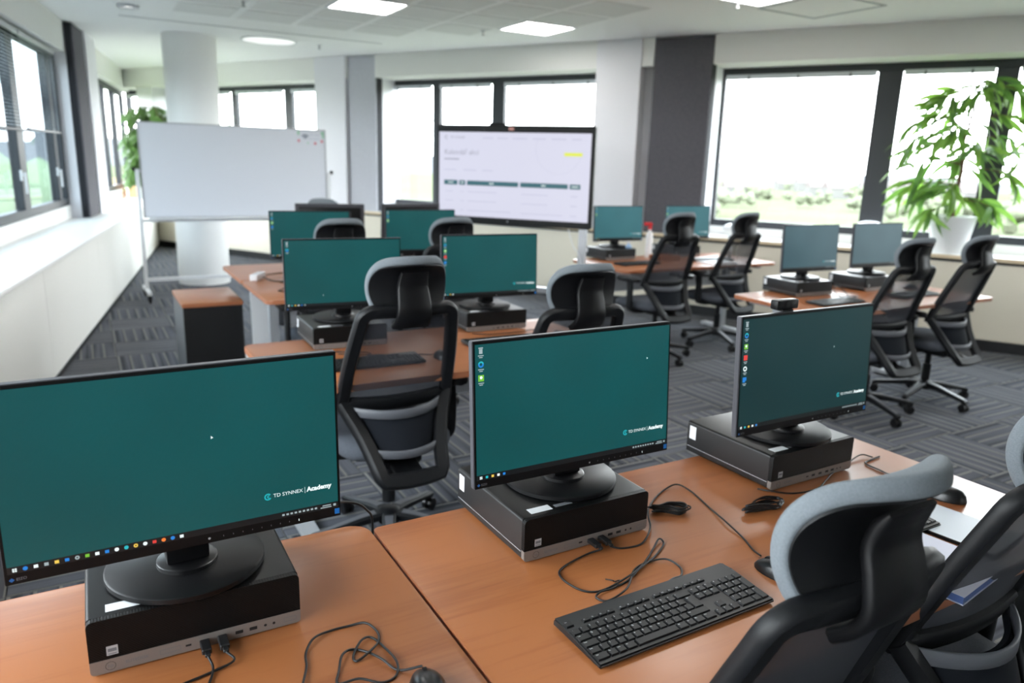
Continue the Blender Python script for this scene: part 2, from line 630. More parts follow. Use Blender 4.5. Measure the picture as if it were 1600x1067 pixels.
def round_rect(x0, x1, y0, y1, r, n=6):
    out = []
    for cx, cy, a0 in ((x1 - r, y0 + r, -90), (x1 - r, y1 - r, 0), (x0 + r, y1 - r, 90), (x0 + r, y0 + r, 180)):
        for k in range(n + 1):
            a = R(a0 + 90 * k / n)
            out.append((cx + r * math.cos(a), cy + r * math.sin(a)))
    return out

TEXTS = {}
def text_mesh(s, size, m, bold=0.0, align='LEFT', squeeze=1.0):
    """flat lettering lying in the local XZ plane (reads from -Y)."""
    key = (s, size, m.name, bold, align)
    if key in TEXTS: return TEXTS[key]
    cu = bpy.data.curves.new('lettering', 'FONT')
    cu.body = s
    cu.size = size
    cu.align_x = align
    cu.align_y = 'CENTER'
    cu.offset = bold
    cu.resolution_u = 3
    o = bpy.data.objects.new('lettering', cu)
    COL.objects.link(o)
    dg = bpy.context.evaluated_depsgraph_get()
    me = bpy.data.meshes.new_from_object(o.evaluated_get(dg))
    bpy.data.objects.remove(o, do_unlink=True)
    bpy.data.curves.remove(cu)
    me.transform(Matrix.Rotation(R(90), 4, 'X'))
    me.materials.clear()
    me.materials.append(m)
    me.name = 'lettering'
    TEXTS[key] = me
    return me

def quads(name, lst, m, y=0.0):
    """flat print: rectangles (x0, x1, z0, z1) in the plane y."""
    bm = bmesh.new()
    for (x0, x1, z0, z1) in lst:
        vs = [bm.verts.new(p) for p in ((x0, y, z0), (x1, y, z0), (x1, y, z1), (x0, y, z1))]
        bm.faces.new(vs)
    return finish(bm, name, m, 0)

def disc(name, cx, cz, r, m, y=0.0, n=16, r_in=0.0, a0=0.0, a1=2 * PI):
    bm = bmesh.new()
    full = abs(a1 - a0 - 2 * PI) < 1e-6
    if r_in <= 0 and full:
        bm.faces.new([bm.verts.new((cx + r * math.cos(2 * PI * k / n), y, cz + r * math.sin(2 * PI * k / n))) for k in range(n)])
    else:
        o_, i_ = [], []
        for k in range(n + 1):
            a = a0 + (a1 - a0) * k / n
            o_.append(bm.verts.new((cx + r * math.cos(a), y, cz + r * math.sin(a))))
            i_.append(bm.verts.new((cx + r_in * math.cos(a), y, cz + r_in * math.sin(a))))
        for k in range(n):
            bm.faces.new((o_[k], o_[k + 1], i_[k + 1], i_[k]))
    return finish(bm, name, m, 0)

# desks stand on a grid turned 30 degrees from the camera's heading
GA = R(30)
U = Vector((math.cos(GA), math.sin(GA), 0))
Vv = Vector((-math.sin(GA), math.cos(GA), 0))
def UV(u, v, z=0.0):
    return U * u + Vv * v + Vector((0, 0, z))
DESK_Z = 0.735

# ================================================================== THE ROOM
CEIL_Z = 2.92
LA, LT = Vector((-3.247, 5.162, 0)), Vector((-0.3535, 0.9354, 0)).normalized()
LN = Vector((-LT.y, LT.x, 0))
BA, BT = Vector((-6.17, 12.898, 0)), Vector((0.8646, -0.5026, 0)).normalized()
BN = Vector((-BT.y, BT.x, 0))
LRZ, BRZ = math.atan2(LT.y, LT.x), math.atan2(BT.y, BT.x)
L_END = (BA - LA).dot(LT)          # where the two wall panels meet
L_BACK, B_RIGHT = -12.0, 21.0
LWIN, BWIN = 0.5, 0.42             # how far outside the panels the glass stands
P_TIP = BA
P_L = LA + LT * L_BACK
P_R = BA + BT * B_RIGHT
L_OUT, B_OUT = 9.55, -1.31         # outer tip where the two glass lines meet
TIP_OUT = LA + LT * L_OUT + LN * LWIN

# floor: backing slab with carpet tiles on it
def slab(name, pts, z0, z1, m):
    return prism(name, [(p.x, p.y) for p in pts], z0, z1, m)

outer = [P_L + LN * 0.56 - LT * 0.2, P_R + BN * 0.5 + BT * 0.2, TIP_OUT + Vector((-0.12, 0.16, 0))]
inner = [P_L, P_R, P_TIP]
floor = tag(obj('floor', slab('floor', outer, -0.25, -0.006, CARPET_BASE)), kind='structure')
T = 0.5
bm = bmesh.new()
g = 0.0015
h = T / 2
lo = [bm.verts.new((x, y, -0.006)) for x, y in ((-h + g, -h + g), (h - g, -h + g), (h - g, h - g), (-h + g, h - g))]
k = h - 0.005
hi = [bm.verts.new((x, y, 0.0)) for x, y in ((-k, -k), (k, -k), (k, k), (-k, k))]
bm.faces.new(hi)
for i in range(4):
    bm.faces.new((lo[i], lo[(i + 1) % 4], hi[(i + 1) % 4], hi[i]))
uvl = bm.loops.layers.uv.new('tile')
for f in bm.faces:
    for lp in f.loops:
        lp[uvl].uv = (lp.vert.co.x, lp.vert.co.y)
tile_me = finish(bm, 'carpet_tile', CARPET, 0)

def inside(p, poly, eps=0.0):
    n = len(poly)
    for i in range(n):
        a, b = poly[i], poly[(i + 1) % n]
        if (b.x - a.x) * (p.y - a.y) - (b.y - a.y) * (p.x - a.x) < eps:
            return False
    return True

def clip(poly, clipper):
    out = list(poly)
    n = len(clipper)
    for i in range(n):
        a, b = clipper[i], clipper[(i + 1) % n]
        side = lambda p: (b.x - a.x) * (p.y - a.y) - (b.y - a.y) * (p.x - a.x)
        src, out = out, []
        for j, p in enumerate(src):
            q = src[(j + 1) % len(src)]
            sp, sq = side(p), side(q)
            if sp >= 0: out.append(p)
            if sp * sq < 0: out.append(p + (q - p) * (sp / (sp - sq)))
        if not out: return []
    return out

area = 0
for i in range(3):
    a, b = inner[i], inner[(i + 1) % 3]
    area += a.x * b.y - b.x * a.y
if area < 0: inner = inner[::-1]
cells = []
for iu in range(-24, 30):
    for iv in range(-14, 34):
        u, v = -0.12 + iu * T, 0.21 + iv * T
        c = UV(u, v)
        corners = [UV(u + a * h, v + b * h) for a, b in ((-1, -1), (1, -1), (1, 1), (-1, 1))]
        full = all(inside(p, inner) for p in corners)
        if not full and not clip(corners, inner): continue
        d = c - EYE
        z = d.dot(fw)
        vis = False
        if z > 0.3:
            px, py = FPX * d.dot(right) / z, FPX * d.dot(down) / z
            vis = abs(px) < 860 and abs(py) < 600
        cells.append((not (vis and full), z if z > 0 else 99, iu, iv, u, v, corners, full))
cells.sort(key=lambda c: (c[0], c[1]))
rest = bmesh.new()
ruv = rest.loops.layers.uv.new('tile')
cnt = 0
for (hid, z, iu, iv, u, v, corners, full) in cells:
    turn = (iu + iv) % 2
    if not hid and cnt < 290:
        o = obj('carpet_tile', tile_me, floor, UV(u, v), (0, 0, GA + (PI / 2 if turn else 0)))
        cnt += 1
    else:
        poly = clip(corners, inner)
        if len(poly) >= 3:
            f = rest.faces.new([rest.verts.new((p.x, p.y, -0.001)) for p in poly])
            ctr = UV(u, v)
            for lp in f.loops:
                q = Vector((lp.vert.co.x, lp.vert.co.y, 0)) - ctr
                a_, b_ = q.dot(U), q.dot(Vv)
                lp[ruv].uv = (b_, -a_) if turn else (a_, b_)
o = obj('carpet_tiles_at_edges', finish(rest, 'carpet_tiles_at_edges', CARPET, 0), floor)
o['kind'] = 'stuff'

# ceiling: slab, perforated tiles let into it, round column
ceiling = tag(obj('ceiling', slab('ceiling', outer, CEIL_Z, CEIL_Z + 0.2, CEIL)), kind='structure')
CT = 0.6
ct_me = boxes('ceiling_tile', [(-0.265, 0.265, -0.265, 0.265, -0.004, 0.0)], CEIL_TILE, 0.003, 1)
lamp_cells = {(1, 2), (4, 2), (2, 6), (5, 6), (8, 6), (5, 10), (2, 10), (-2, 6), (0, 10), (8, 10)}  # cells besides the two visible panels are unseen, added for fill light
lamps = []
for iu in range(-3, 11):
    for iv in range(0, 5):
        u, v = 1.5 + CT * (iu + 0.5), 8.15 - CT * iv
        p = UV(u, v)
        if not all(inside(p + U * a + Vv * b, inner) for a in (-.8, .8) for b in (-.8, .8)): continue
        if (iu, iv) in lamp_cells: continue
        obj('ceiling_tile', ct_me, ceiling, UV(u, v, CEIL_Z), (0, 0, GA))
bm = bmesh.new()
add_box(bm, -1.4, 1.4, -0.012, 0.012, -0.003, 0.0)
obj('ceiling_slot', finish(bm, 'ceiling_slot', mat('grey_slot_profile', rgb(150, 150, 152), 0.7), 0), ceiling, UV(1.9, 9.05, CEIL_Z), (0, 0, GA))

lamp_frame = boxes('lamp_frame', [(-0.3, 0.3, 0.275, 0.3, -0.012, 0), (-0.3, 0.3, -0.3, -0.275, -0.012, 0),
                                  (-0.3, -0.275, -0.275, 0.275, -0.012, 0), (0.275, 0.3, -0.275, 0.275, -0.012, 0)], WHITE_METAL)
lamp_diff = box('diffuser', -0.275, 0.275, -0.275, 0.275, -0.006, 0, LAMP)
LAMP_NOTE = {(1, 2): 'square ceiling light panel near the top edge of the picture, left of its middle',
             (2, 6): 'added unseen fill light panel over the aisle beside the second row chairs, above the frame',
             (5, 6): 'added unseen fill light panel over the plant side desk, above the frame', (8, 6): 'added unseen fill light panel out of frame right of the plant side desk',
             (5, 10): 'added unseen fill light panel over the open floor right of the front desks, above the frame', (2, 10): 'added unseen fill light panel over the front right desk, above the frame',
             (-2, 6): 'added unseen fill light panel over the second row pedestal, above the frame', (0, 10): 'added unseen fill light panel over the viewer and the front desks',
             (8, 10): 'added unseen fill light panel furthest right of the front desks, out of frame',
             (4, 2): 'small bright square ceiling light over the presentation screen'}
for (iu, iv) in sorted(lamp_cells):
    u, v = 1.5 + CT * (iu + 0.5), 8.15 - CT * iv
    p = UV(u, v)
    if not all(inside(p + U * a + Vv * b, inner) for a in (-.4, .4) for b in (-.4, .4)): continue
    lab = LAMP_NOTE[(iu, iv)]
    e = empty('ceiling_light', UV(u, v, CEIL_Z), GA, lab, 'ceiling light', 'ceiling light panels')
    obj('lamp_frame', lamp_frame, e)
    obj('diffuser', lamp_diff, e)
e = empty('round_ceiling_light', (-3.02, 9.49, CEIL_Z), 0, 'large round white ceiling light beside the column top', 'ceiling light')
obj('lamp_rim', lathe('lamp_rim', [(0.33, 0), (0.33, -0.012), (0.30, -0.012), (0.30, 0)], WHITE_METAL), e)
obj('diffuser', lathe('diffuser', [(0, -0.006), (0.30, -0.006), (0.30, 0)], mat('round_lamp_diffuser', rgb(245, 245, 245), 0.6, emit=(1, 1, 1, 1), estr=0.5)), e)
e = empty('recessed_downlight', (-3.724, 7.552, CEIL_Z), 0, 'small round recessed downlight left of the column', 'ceiling light')
obj('lamp_rim', lathe('lamp_rim', [(0.095, 0), (0.095, -0.02), (0.075, -0.024), (0.07, -0.006), (0.07, 0)], GREY_METAL), e)
obj('diffuser', lathe('diffuser', [(0, -0.006), (0.07, -0.006)], mat('downlight_diffuser', rgb(245, 245, 240), 0.5, emit=(1, 0.98, 0.94, 1), estr=1.2)), e)
spr = lathe('sprinkler_body', [(0.022, 0), (0.022, -0.008), (0.01, -0.01), (0.008, -0.04), (0.018, -0.044), (0.018, -0.05), (0, -0.05)], GREY_METAL, 16)
for (x, y, w) in ((-2.501, 7.181, 'sprinkler head near the top edge of the picture, above the whiteboard'), (-2.48, 9.736, 'sprinkler head above the white pier by the whiteboard'),
                  (-0.399, 8.34, 'sprinkler head above the presentation screen'), (1.78, 6.632, 'sprinkler head on the plain ceiling at right, above the dark grey panel')):
    e = empty('sprinkler', (x, y, CEIL_Z), 0, 'small ' + w, 'sprinkler', 'ceiling sprinklers')
    obj('sprinkler_body', spr, e)
    obj('sprinkler_plate', lathe('sprinkler_plate', [(0, 0), (0.035, 0), (0.032, -0.006), (0, -0.006)], WHITE_METAL, 16), e)
bm = bmesh.new()
for x0, x1, y0, y1 in ((-0.36, 0.36, 0.34, 0.36), (-0.36, 0.36, -0.36, -0.34), (-0.36, -0.34, -0.34, 0.34), (0.34, 0.36, -0.34, 0.34)):
    add_box(bm, x0, x1, y0, y1, -0.006, 0)
obj('hatch_trim', finish(bm, 'hatch_trim', GREY_METAL, 0), ceiling, (2.5, 6.72, CEIL_Z), (0, 0, GA), 'thin grey square trim of a ceiling hatch')

colm = lathe('round_column', [(0.298, 0.0), (0.298, CEIL_Z)], mat('white_column_paint', rgb(240, 239, 237), 0.75), 64)
column = tag(obj('trim_1', colm, None, (-3.905, 9.3, 0)), 'thick round white column behind the whiteboard', kind='structure')

# ---- wall with a window band; everything in the wall's own frame: x along, y outwards, z up
def wall(name, origin, rz):
    return empty(name, origin, rz, kind='structure')

wl_ = wall('wall_left', LA, LRZ)
wb_ = wall('wall_back', BA, BRZ)
LS, BS = 0.826, 0.862      # sill tops
# below-sill panels, one part each
xs = [-12, -9.2, -6.98, -4.73, -2.48, -0.23, 2.02, 4.27, 6.5, L_END]
for a, b in zip(xs, xs[1:]):
    obj('panel', box('panel', a + 0.002, b - 0.002, 0.0, 0.03, 0.035, LS - 0.052, PANEL_WHITE, 0.002, 1), wl_)
obj('wall_core', box('wall_core', L_BACK, L_OUT - 0.2, 0.031, LWIN + 0.06, 0.0, LS - 0.037, WALL), wl_)
obj('shadow_strip', box('shadow_strip', L_BACK, L_END, 0.012, 0.03, LS - 0.0515, LS - 0.031, BASEB), wl_)  # black strip standing in for the shadow line under the sill
obj('upstand', box('upstand', L_BACK, L_OUT, LWIN - 0.01, LWIN + 0.08, LS - 0.03, 0.97, WALL), wl_)
for a, b in ((L_BACK, 4.408), (5.125, L_OUT + 0.1)):
    obj('bulkhead', box('bulkhead', a, b, 0.39, LWIN + 0.14, 2.60, CEIL_Z, WALL), wl_)
tag(obj('trim_2', box('trim_2', L_BACK, L_OUT - 0.06, -0.035, LWIN - 0.01, LS - 0.03, LS, SILL, 0.004, 2), None, LA, (0, 0, LRZ)), 'long white window sill along the left wall', kind='structure')
tag(obj('baseboard_left', box('baseboard_left', L_BACK, L_END, 0.008, 0.03, 0.0, 0.034, BASEB), None, LA, (0, 0, LRZ)), kind='structure')

xs = [0, 2.1, 4.2, 6.3, 8.4, 10.5, 12.6, 14.7, 16.8, B_RIGHT]
for a, b in zip(xs, xs[1:]):
    obj('panel', box('panel', a + 0.0015, b - 0.0015, 0.0, 0.03, 0.10, BS - 0.062, WALL_CREAM, 0.002, 1), wb_)
obj('wall_core', box('wall_core', -0.6, B_RIGHT, 0.031, BWIN + 0.06, 0.0, BS - 0.037, WALL), wb_)
obj('upstand', box('upstand', B_OUT, B_RIGHT, BWIN - 0.01, BWIN + 0.08, BS - 0.03, 0.955, WALL), wb_)
for a, b, y0 in ((B_OUT - 0.1, 4.405, 0.0), (4.405, 4.905, 0.155), (4.905, 8.795, 0.0), (8.795, 9.445, 0.155), (9.445, B_RIGHT, 0.0)):
    obj('bulkhead', box('bulkhead', a, b, y0, BWIN + 0.14, 2.63, CEIL_Z, WALL), wb_)
sl = empty('trim_3', BA, BRZ, 'long white window sill along the back wall with a beige front edge', kind='structure')
obj('sill_board', box('sill_board', -0.22, B_RIGHT, -0.02, BWIN - 0.01, BS - 0.03, BS, SILL, 0.003, 1), sl)
obj('sill_edge', box('sill_edge', 0.0, B_RIGHT, -0.028, -0.0205, BS - 0.034, BS - 0.001, SILL_EDGE), sl)
obj('shadow_strip', box('shadow_strip', 0.0, B_RIGHT, 0.004, 0.03, BS - 0.061, BS - 0.032, BASEB), sl)  # black strip in place of the shade below the sill edge
tag(obj('baseboard_back', box('baseboard_back', 0, B_RIGHT, -0.012, 0.03, 0.0, 0.098, BASEB), None, BA, (0, 0, BRZ)), kind='structure')

# piers between the window bays
def pier(w, x0, x1, y0, y1, z0, z1, m, name='pier'):
    return obj(name, box(name, x0, x1, y0, y1, z0, z1, m, 0.004, 1), w)
pier(wl_, 4.41, 5.12, 0.28, LWIN + 0.1, LS, CEIL_Z, LAV)
pier(wl_, 3.75, 4.405, 0.385, LWIN + 0.1, LS, 2.60, LAV)
pier(wl_, -2.7, -1.4, 0.30, LWIN + 0.1, LS, 2.60, LAV)
pier(wl_, L_BACK, -7.4, 0.30, LWIN + 0.1, LS, 2.60, LAV)
pier(wb_, -0.44, -0.02, 0.10, BWIN + 0.1, BS, 2.63, LAV)
pier(wb_, 3.82, 4.90, 0.155, BWIN + 0.1, BS, 2.63, LAV)
pier(wb_, 3.82, 4.385, -0.02, 0.15, BS, CEIL_Z, LAV)
pier(wb_, 8.13, 9.44, 0.155, BWIN + 0.1, BS, 2.63, LAV)
pier(wb_, 8.13, 8.66, -0.02, 0.15, BS, CEIL_Z, LAV)
pier(wb_, 13.75, 15.0, 0.12, BWIN + 0.1, BS, 2.63, LAV)
pier(wb_, 18.4, B_RIGHT, 0.12, BWIN + 0.1, BS, 2.63, LAV)

def felt(x0, x1, y0, y1, z0, z1, org, rz, m, label):
    e = empty('felt_panel', org, rz, label, 'wall panel')
    obj('felt_face', box('felt_face', x0 + 0.004, x1 - 0.004, y0, y0 + 0.02, z0, z1, m, 0.003, 1), e)
    obj('felt_edge', box('felt_edge', x0, x1, y0 + 0.021, y1, z0, z1, FELT_EDGE), e)
felt(3.75, 4.40, 0.30, 0.38, LS + 0.002, CEIL_Z - 0.01, LA, LRZ, FABRIC_DARK, 'dark grey felt panel standing on the left window sill')
felt(4.41, 4.90, 0.02, 0.15, BS + 0.002, CEIL_Z - 0.01, BA, BRZ, FABRIC_LIGHT, 'light grey felt panel on the pier right of the whiteboard')
felt(8.80, 9.44, -0.005, 0.15, BS + 0.002, CEIL_Z - 0.012, BA, BRZ, FABRIC_DARK, 'wide dark grey felt panel between presentation screen and right windows')

# third wall closes the room behind the camera
d3 = (P_L - P_R)
w3 = empty('wall_rear', P_R, math.atan2(d3.y, d3.x), kind='structure')
obj('wall_core', box('wall_core', -0.6, d3.length + 0.6, 0.0, 0.15, 0, CEIL_Z, WALL), w3)
obj('skirting', box('skirting', 0, d3.length, -0.012, -0.001, 0, 0.1, BASEB), w3)

# ---- windows
def window(num, org, rz, x0, x1, y, z0, z1, mulls, glass, heads=True, handles=()):
    e = empty('window_%d' % num, org, rz, kind='structure')
    d0, d1 = y, y + 0.075
    fw_ = 0.075
    obj('frame_bar', box('frame_bar', x0, x1, d0, d1, z1 - fw_, z1, FRAME, 0.004, 1), e)
    obj('frame_bar', box('frame_bar', x0, x1, d0, d1, z0, z0 + fw_, FRAME, 0.004, 1), e)
    bars = [(x0, x0 + fw_)] + list(mulls) + [(x1 - fw_, x1)]
    for a, b in bars:
        obj('mullion', box('mullion', a, b, d0 - 0.002, d1 + 0.002, z0 + fw_, z1 - fw_, FRAME, 0.004, 1), e)
    for (a, b), (c, d) in zip(bars, bars[1:]):
        obj('pane', box('pane', b - 0.01, c + 0.01, y + 0.034, y + 0.040, z0 + fw_ - 0.01, z1 - fw_ + 0.01, glass), e)
        if heads:
            hd = obj('blind_headrail', box('blind_headrail', b + 0.01, c - 0.01, y - 0.03, y - 0.004, z1 - fw_ - 0.045, z1 - fw_ + 0.005, BLIND, 0.003, 1), e)
            bm = bmesh.new()
            nclip = max(2, int((c - b) / 0.4))
            for q in range(nclip):
                xx = b + (c - b) * (q + 0.5) / nclip
                add_box(bm, xx - 0.008, xx + 0.008, y - 0.034, y - 0.0305, z1 - fw_ - 0.055, z1 - fw_ - 0.01)
            obj('blind_clip', finish(bm, 'blind_clip', FRAME, 0), hd)
    for hx in handles:
        hm = boxes('handle', [(hx - 0.014, hx + 0.014, y - 0.02, y - 0.003, z0 + 0.33, z0 + 0.42), (hx - 0.01, hx + 0.01, y - 0.05, y - 0.035, z0 + 0.22, z0 + 0.40), (hx - 0.01, hx + 0.01, y - 0.0505, y - 0.02, z0 + 0.375, z0 + 0.395)], ALU, 0.002, 1)
        obj('handle', hm, e)
    return e

window(1, LA, LRZ, -1.4, 3.76, LWIN, 0.97, 2.60, [(-0.1, 0.1), (1.78, 2.0), (3.28, 3.42)], GLASS_L, False, (1.72, 3.24))
window(2, LA, LRZ, 5.12, 9.5, LWIN, 0.97, 2.60, [(7.1, 7.25), (8.25, 8.38)], GLASS, False)
window(3, LA, LRZ, -7.4, -2.7, LWIN, 0.97, 2.60, [(-5.9, -5.72), (-4.3, -4.12)], GLASS, False)
window(4, BA, BRZ, B_OUT + 0.06, -0.44, BWIN, 0.955, 2.63, [], GLASS)
window(5, BA, BRZ, -0.02, 3.82, BWIN, 0.955, 2.63, [(0.62, 0.76), (1.55, 1.66), (2.74, 2.90)], GLASS)
window(6, BA, BRZ, 4.72, 8.16, BWIN, 0.955, 2.63, [(5.55, 5.67), (6.49, 6.67)], GLASS)
window(7, BA, BRZ, 9.40, 13.8, BWIN, 0.955, 2.63, [(10.97, 11.19), (11.96, 12.14)], GLASS, True, (12.0,))
window(8, BA, BRZ, 15.0, 18.4, BWIN, 0.955, 2.63, [(16.6, 16.8)], GLASS)

# half-lowered venetian blinds in front of the left window
def blind(x0, x1, zb, label, y=LWIN - 0.05):
    e = empty('venetian_blind', LA + LT * x0 + LN * y, LRZ, label, 'blind', 'venetian blinds on the left windows')
    w = x1 - x0
    obj('headrail', box('headrail', 0, w, -0.014, 0.014, 2.53, 2.575, ALU, 0.002, 1), e)
    obj('bottom_rail', box('bottom_rail', 0, w, -0.013, 0.013, zb, zb + 0.022, FRAME, 0.002, 1), e)
    bm = bmesh.new()
    z = zb + 0.045
    while z < 2.52:
        vs = [bm.verts.new(p) for p in ((0, -0.011, z - 0.003), (w, -0.011, z - 0.003), (w, 0.011, z + 0.003), (0, 0.011, z + 0.003))]
        bm.faces.new(vs)
        z += 0.028
    o = obj('slats', finish(bm, 'slats', SLAT, 0), e)
    o['kind'] = 'stuff'
    for xx in (0.12, w - 0.12):
        obj('ladder_cord', box('ladder_cord', xx - 0.001, xx + 0.001, -0.001, 0.001, zb + 0.02, 2.54, CABLE_WHITE), e)
blind(0.05, 1.93, 1.72, 'half lowered slatted blind cut off by the left picture edge')
blind(1.97, 3.42, 1.735, 'half lowered slatted blind on the left window beside the dark felt panel')

# ================================================================== OUTSIDE
GZ = -13.0
gm = mat('distant_meadow', rgb(150, 166, 112), 1.0, spec=0.0)
nt = gm.node_tree
t = nt.nodes.new('ShaderNodeTexCoord')
n = nt.nodes.new('ShaderNodeTexNoise')
n.inputs['Scale'].default_value = 0.012
n.inputs['Detail'].default_value = 6
nt.links.new(t.outputs['Object'], n.inputs['Vector'])
r = nt.nodes.new('ShaderNodeValToRGB')
e_ = r.color_ramp.elements
e_[0].position = 0.35
e_[0].color = (0.080, 0.090, 0.052, 1)
e_[1].position = 0.65
e_[1].color = (0.092, 0.098, 0.066, 1)
nt.links.new(n.outputs['Fac'], r.inputs[0])
nt.links.new(r.outputs[0], nt.nodes['Principled BSDF'].inputs['Base Color'])
bm = bmesh.new()
bmesh.ops.create_circle(bm, cap_ends=True, segments=64, radius=1500)
tag(obj('ground', finish(bm, 'ground', gm, 0), None, (0, 0, GZ)), kind='structure')
bm = bmesh.new()
NH = 160
ring = []
for i in range(NH):
    a = 2 * PI * i / NH
    hgt = 28 + 16 * math.sin(3 * a + 1) + 9 * math.sin(11 * a) + 5 * math.sin(23 * a + 2)
    ring.append((bm.verts.new((900 * math.cos(a), 900 * math.sin(a), 0)), bm.verts.new((1150 * math.cos(a), 1150 * math.sin(a), max(6, hgt))), bm.verts.new((1400 * math.cos(a), 1400 * math.sin(a), 0))))
for i in range(NH):
    A, B = ring[i], ring[(i + 1) % NH]
    for k in range(2):
        bm.faces.new((A[k], B[k], B[k + 1], A[k + 1]))
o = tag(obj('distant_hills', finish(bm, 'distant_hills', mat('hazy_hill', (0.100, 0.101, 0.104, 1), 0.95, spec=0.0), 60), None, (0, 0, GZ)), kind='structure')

def crown(bm, c, r, n, rr):
    for _ in range(n):
        a, b = rr.uniform(0, 2 * PI), rr.uniform(-0.5, 1)
        p = Vector(c) + Vector((math.cos(a) * r * 0.6, math.sin(a) * r * 0.6, b * r * 0.6))
        s = r * rr.uniform(0.35, 0.6)
        bmesh.ops.create_icosphere(bm, subdivisions=1, radius=s, matrix=Matrix.Translation(p) @ Matrix.Diagonal((1, 1, rr.uniform(0.8, 1.2), 1)))
rr = random.Random(3)
bm = bmesh.new()
for i in range(300):
    a = rr.uniform(R(20), R(92))
    d = rr.uniform(230, 760)
    c = (d * math.cos(a), d * math.sin(a), GZ + 3)
    crown(bm, c, rr.uniform(2.5, 5), 8, rr)
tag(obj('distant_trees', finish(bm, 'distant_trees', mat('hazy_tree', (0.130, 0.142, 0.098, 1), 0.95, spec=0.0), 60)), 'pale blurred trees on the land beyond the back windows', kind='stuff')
bm = bmesh.new()
for i in range(60):
    a = rr.uniform(R(20), R(92))
    d = rr.uniform(420, 820)
    x, y, w = d * math.cos(a), d * math.sin(a), rr.uniform(4, 9)
    hh = rr.uniform(4, 7)
    add_box(bm, x - w, x + w, y - 5, y + 5, GZ, GZ + hh, 0)
    q = [bm.verts.new(p) for p in ((x - w, y - 5.5, GZ + hh), (x + w, y - 5.5, GZ + hh), (x + w, y + 5.5, GZ + hh), (x - w, y + 5.5, GZ + hh), (x - w, y, GZ + hh + 4), (x + w, y, GZ + hh + 4))]
    for f in ((0, 1, 5, 4), (2, 3, 4, 5), (0, 4, 3), (1, 2, 5)):
        bm.faces.new([q[k] for k in f]).material_index = 1
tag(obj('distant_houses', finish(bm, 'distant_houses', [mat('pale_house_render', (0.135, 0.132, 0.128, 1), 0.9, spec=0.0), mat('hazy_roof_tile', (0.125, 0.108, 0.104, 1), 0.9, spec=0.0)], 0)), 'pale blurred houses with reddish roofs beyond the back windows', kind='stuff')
bm = bmesh.new()
for i in range(70):
    a = rr.uniform(R(121), R(195))
    d = rr.uniform(32, 130)
    c = (d * math.cos(a), d * math.sin(a), GZ + rr.uniform(4, 8))
    crown(bm, c, rr.uniform(4, 7.5), 9, rr)
tag(obj('nearby_trees', finish(bm, 'nearby_trees', mat('spring_foliage', rgb(122, 134, 108), 0.95, spec=0.0), 60)), 'green blurred trees outside the left windows', kind='stuff')

# ================================================================== DESKS
DW, DD = 1.6, 0.8
def build_desk(w, rad=0.045):
    e = empty('office_desk')
    obj('tabletop', prism('tabletop', round_rect(0.002, w - 0.002, 0, DD, rad), DESK_Z - 0.026, DESK_Z, WOOD, 0.002, WOOD_EDGE), e)
    for x in (0.14, w - 0.14):
        bm = bmesh.new()
        add_box(bm, x - 0.028, x + 0.028, 0.47, 0.53, 0.04, DESK_Z - 0.027)
        add_box(bm, x - 0.025, x + 0.025, 0.08, DD - 0.06, DESK_Z - 0.06, DESK_Z - 0.0265)
        add_box(bm, x - 0.035, x + 0.035, 0.10, DD - 0.05, 0.012, 0.042)
        leg = obj('leg', finish(bm, 'leg', GREY_METAL), e)
        for y in (0.13, DD - 0.09):
            obj('glide', lathe('glide', [(0, 0.0), (0.02, 0.0), (0.02, 0.013), (0, 0.013)], BLACK, 12), leg, (x, y, 0))
    obj('cable_tray', box('cable_tray', 0.17, w - 0.17, 0.55, 0.56, DESK_Z - 0.28, DESK_Z - 0.06, GREY_METAL), e)
    obj('crossbar', box('crossbar', 0.165, w - 0.165, 0.475, 0.525, DESK_Z - 0.12, DESK_Z - 0.07, GREY_METAL), e)
    return e

desk_proto = {}
def desk(u, v, w, label, rz=GA, flip=False, rad=0.045):
    if (w, rad) in desk_proto:
        e = copy_tree(desk_proto[(w, rad)])
    else:
        e = desk_proto[(w, rad)] = build_desk(w, rad)
    if flip:
        e.location = UV(u + w, v + DD)
        e.rotation_euler = (0, 0, GA + PI)
    else:
        e.location = UV(u, v)
        e.rotation_euler = (0, 0, rz)
    tag(e, label, 'desk', 'orange wood office desks')
    return e

desk(-0.885, 0.765, 1.4, 'orange wood desk at front left with rounded corner, under the largest screen')
desk(0.52, 0.730, 1.6, 'orange wood desk at front right carrying two computers and the big keyboard', rad=0.012)
desk(0.575, 2.645, 1.6, 'orange wood desk in the second row beside the black pedestal')
desk(0.90, 4.49, 1.6, 'orange wood desk in the third row behind the second row screens')
desk(0.90, 5.295, 1.6, 'orange wood desk back to back with the third row, edge by the round column', flip=True)
desk(3.85, 4.83, 1.8, 'orange wood desk under the dark grey felt panel, with red capped bottle')
desk(3.86, 2.86, 1.8, 'orange wood desk at right in front of the potted plant')

# ================================================================== MONITORS
MW, MH = 0.538, 0.324
TILT = 0.055
def logo(parent, m_text=E_WHITE, mono=False):
    x = MW / 2
    z = MH * 0.205
    obj('logo_mark', disc('logo_mark', 0.135, z, 0.0065, E_CYAN, 0, 20, 0.0042, R(40), R(330)), parent, (0, -0.0006, 0))
    obj('logo_mark', disc('logo_mark', 0.1365, z, 0.0030, E_CYAN, 0, 16, 0.0012, R(60), R(300)), parent, (0, -0.0006, 0))
    obj('logo_text', text_mesh('TD SYNNEX', 0.0098, m_text), parent, (0.1445, -0.0006, z))
    obj('logo_rule', quads('logo_rule', [(0.2015, 0.2021, z - 0.006, z + 0.006)], m_text), parent, (0, -0.0006, 0))
    obj('logo_text', text_mesh('Academy', 0.0122, m_text, 0.0006), parent, (0.2055, -0.0006, z))

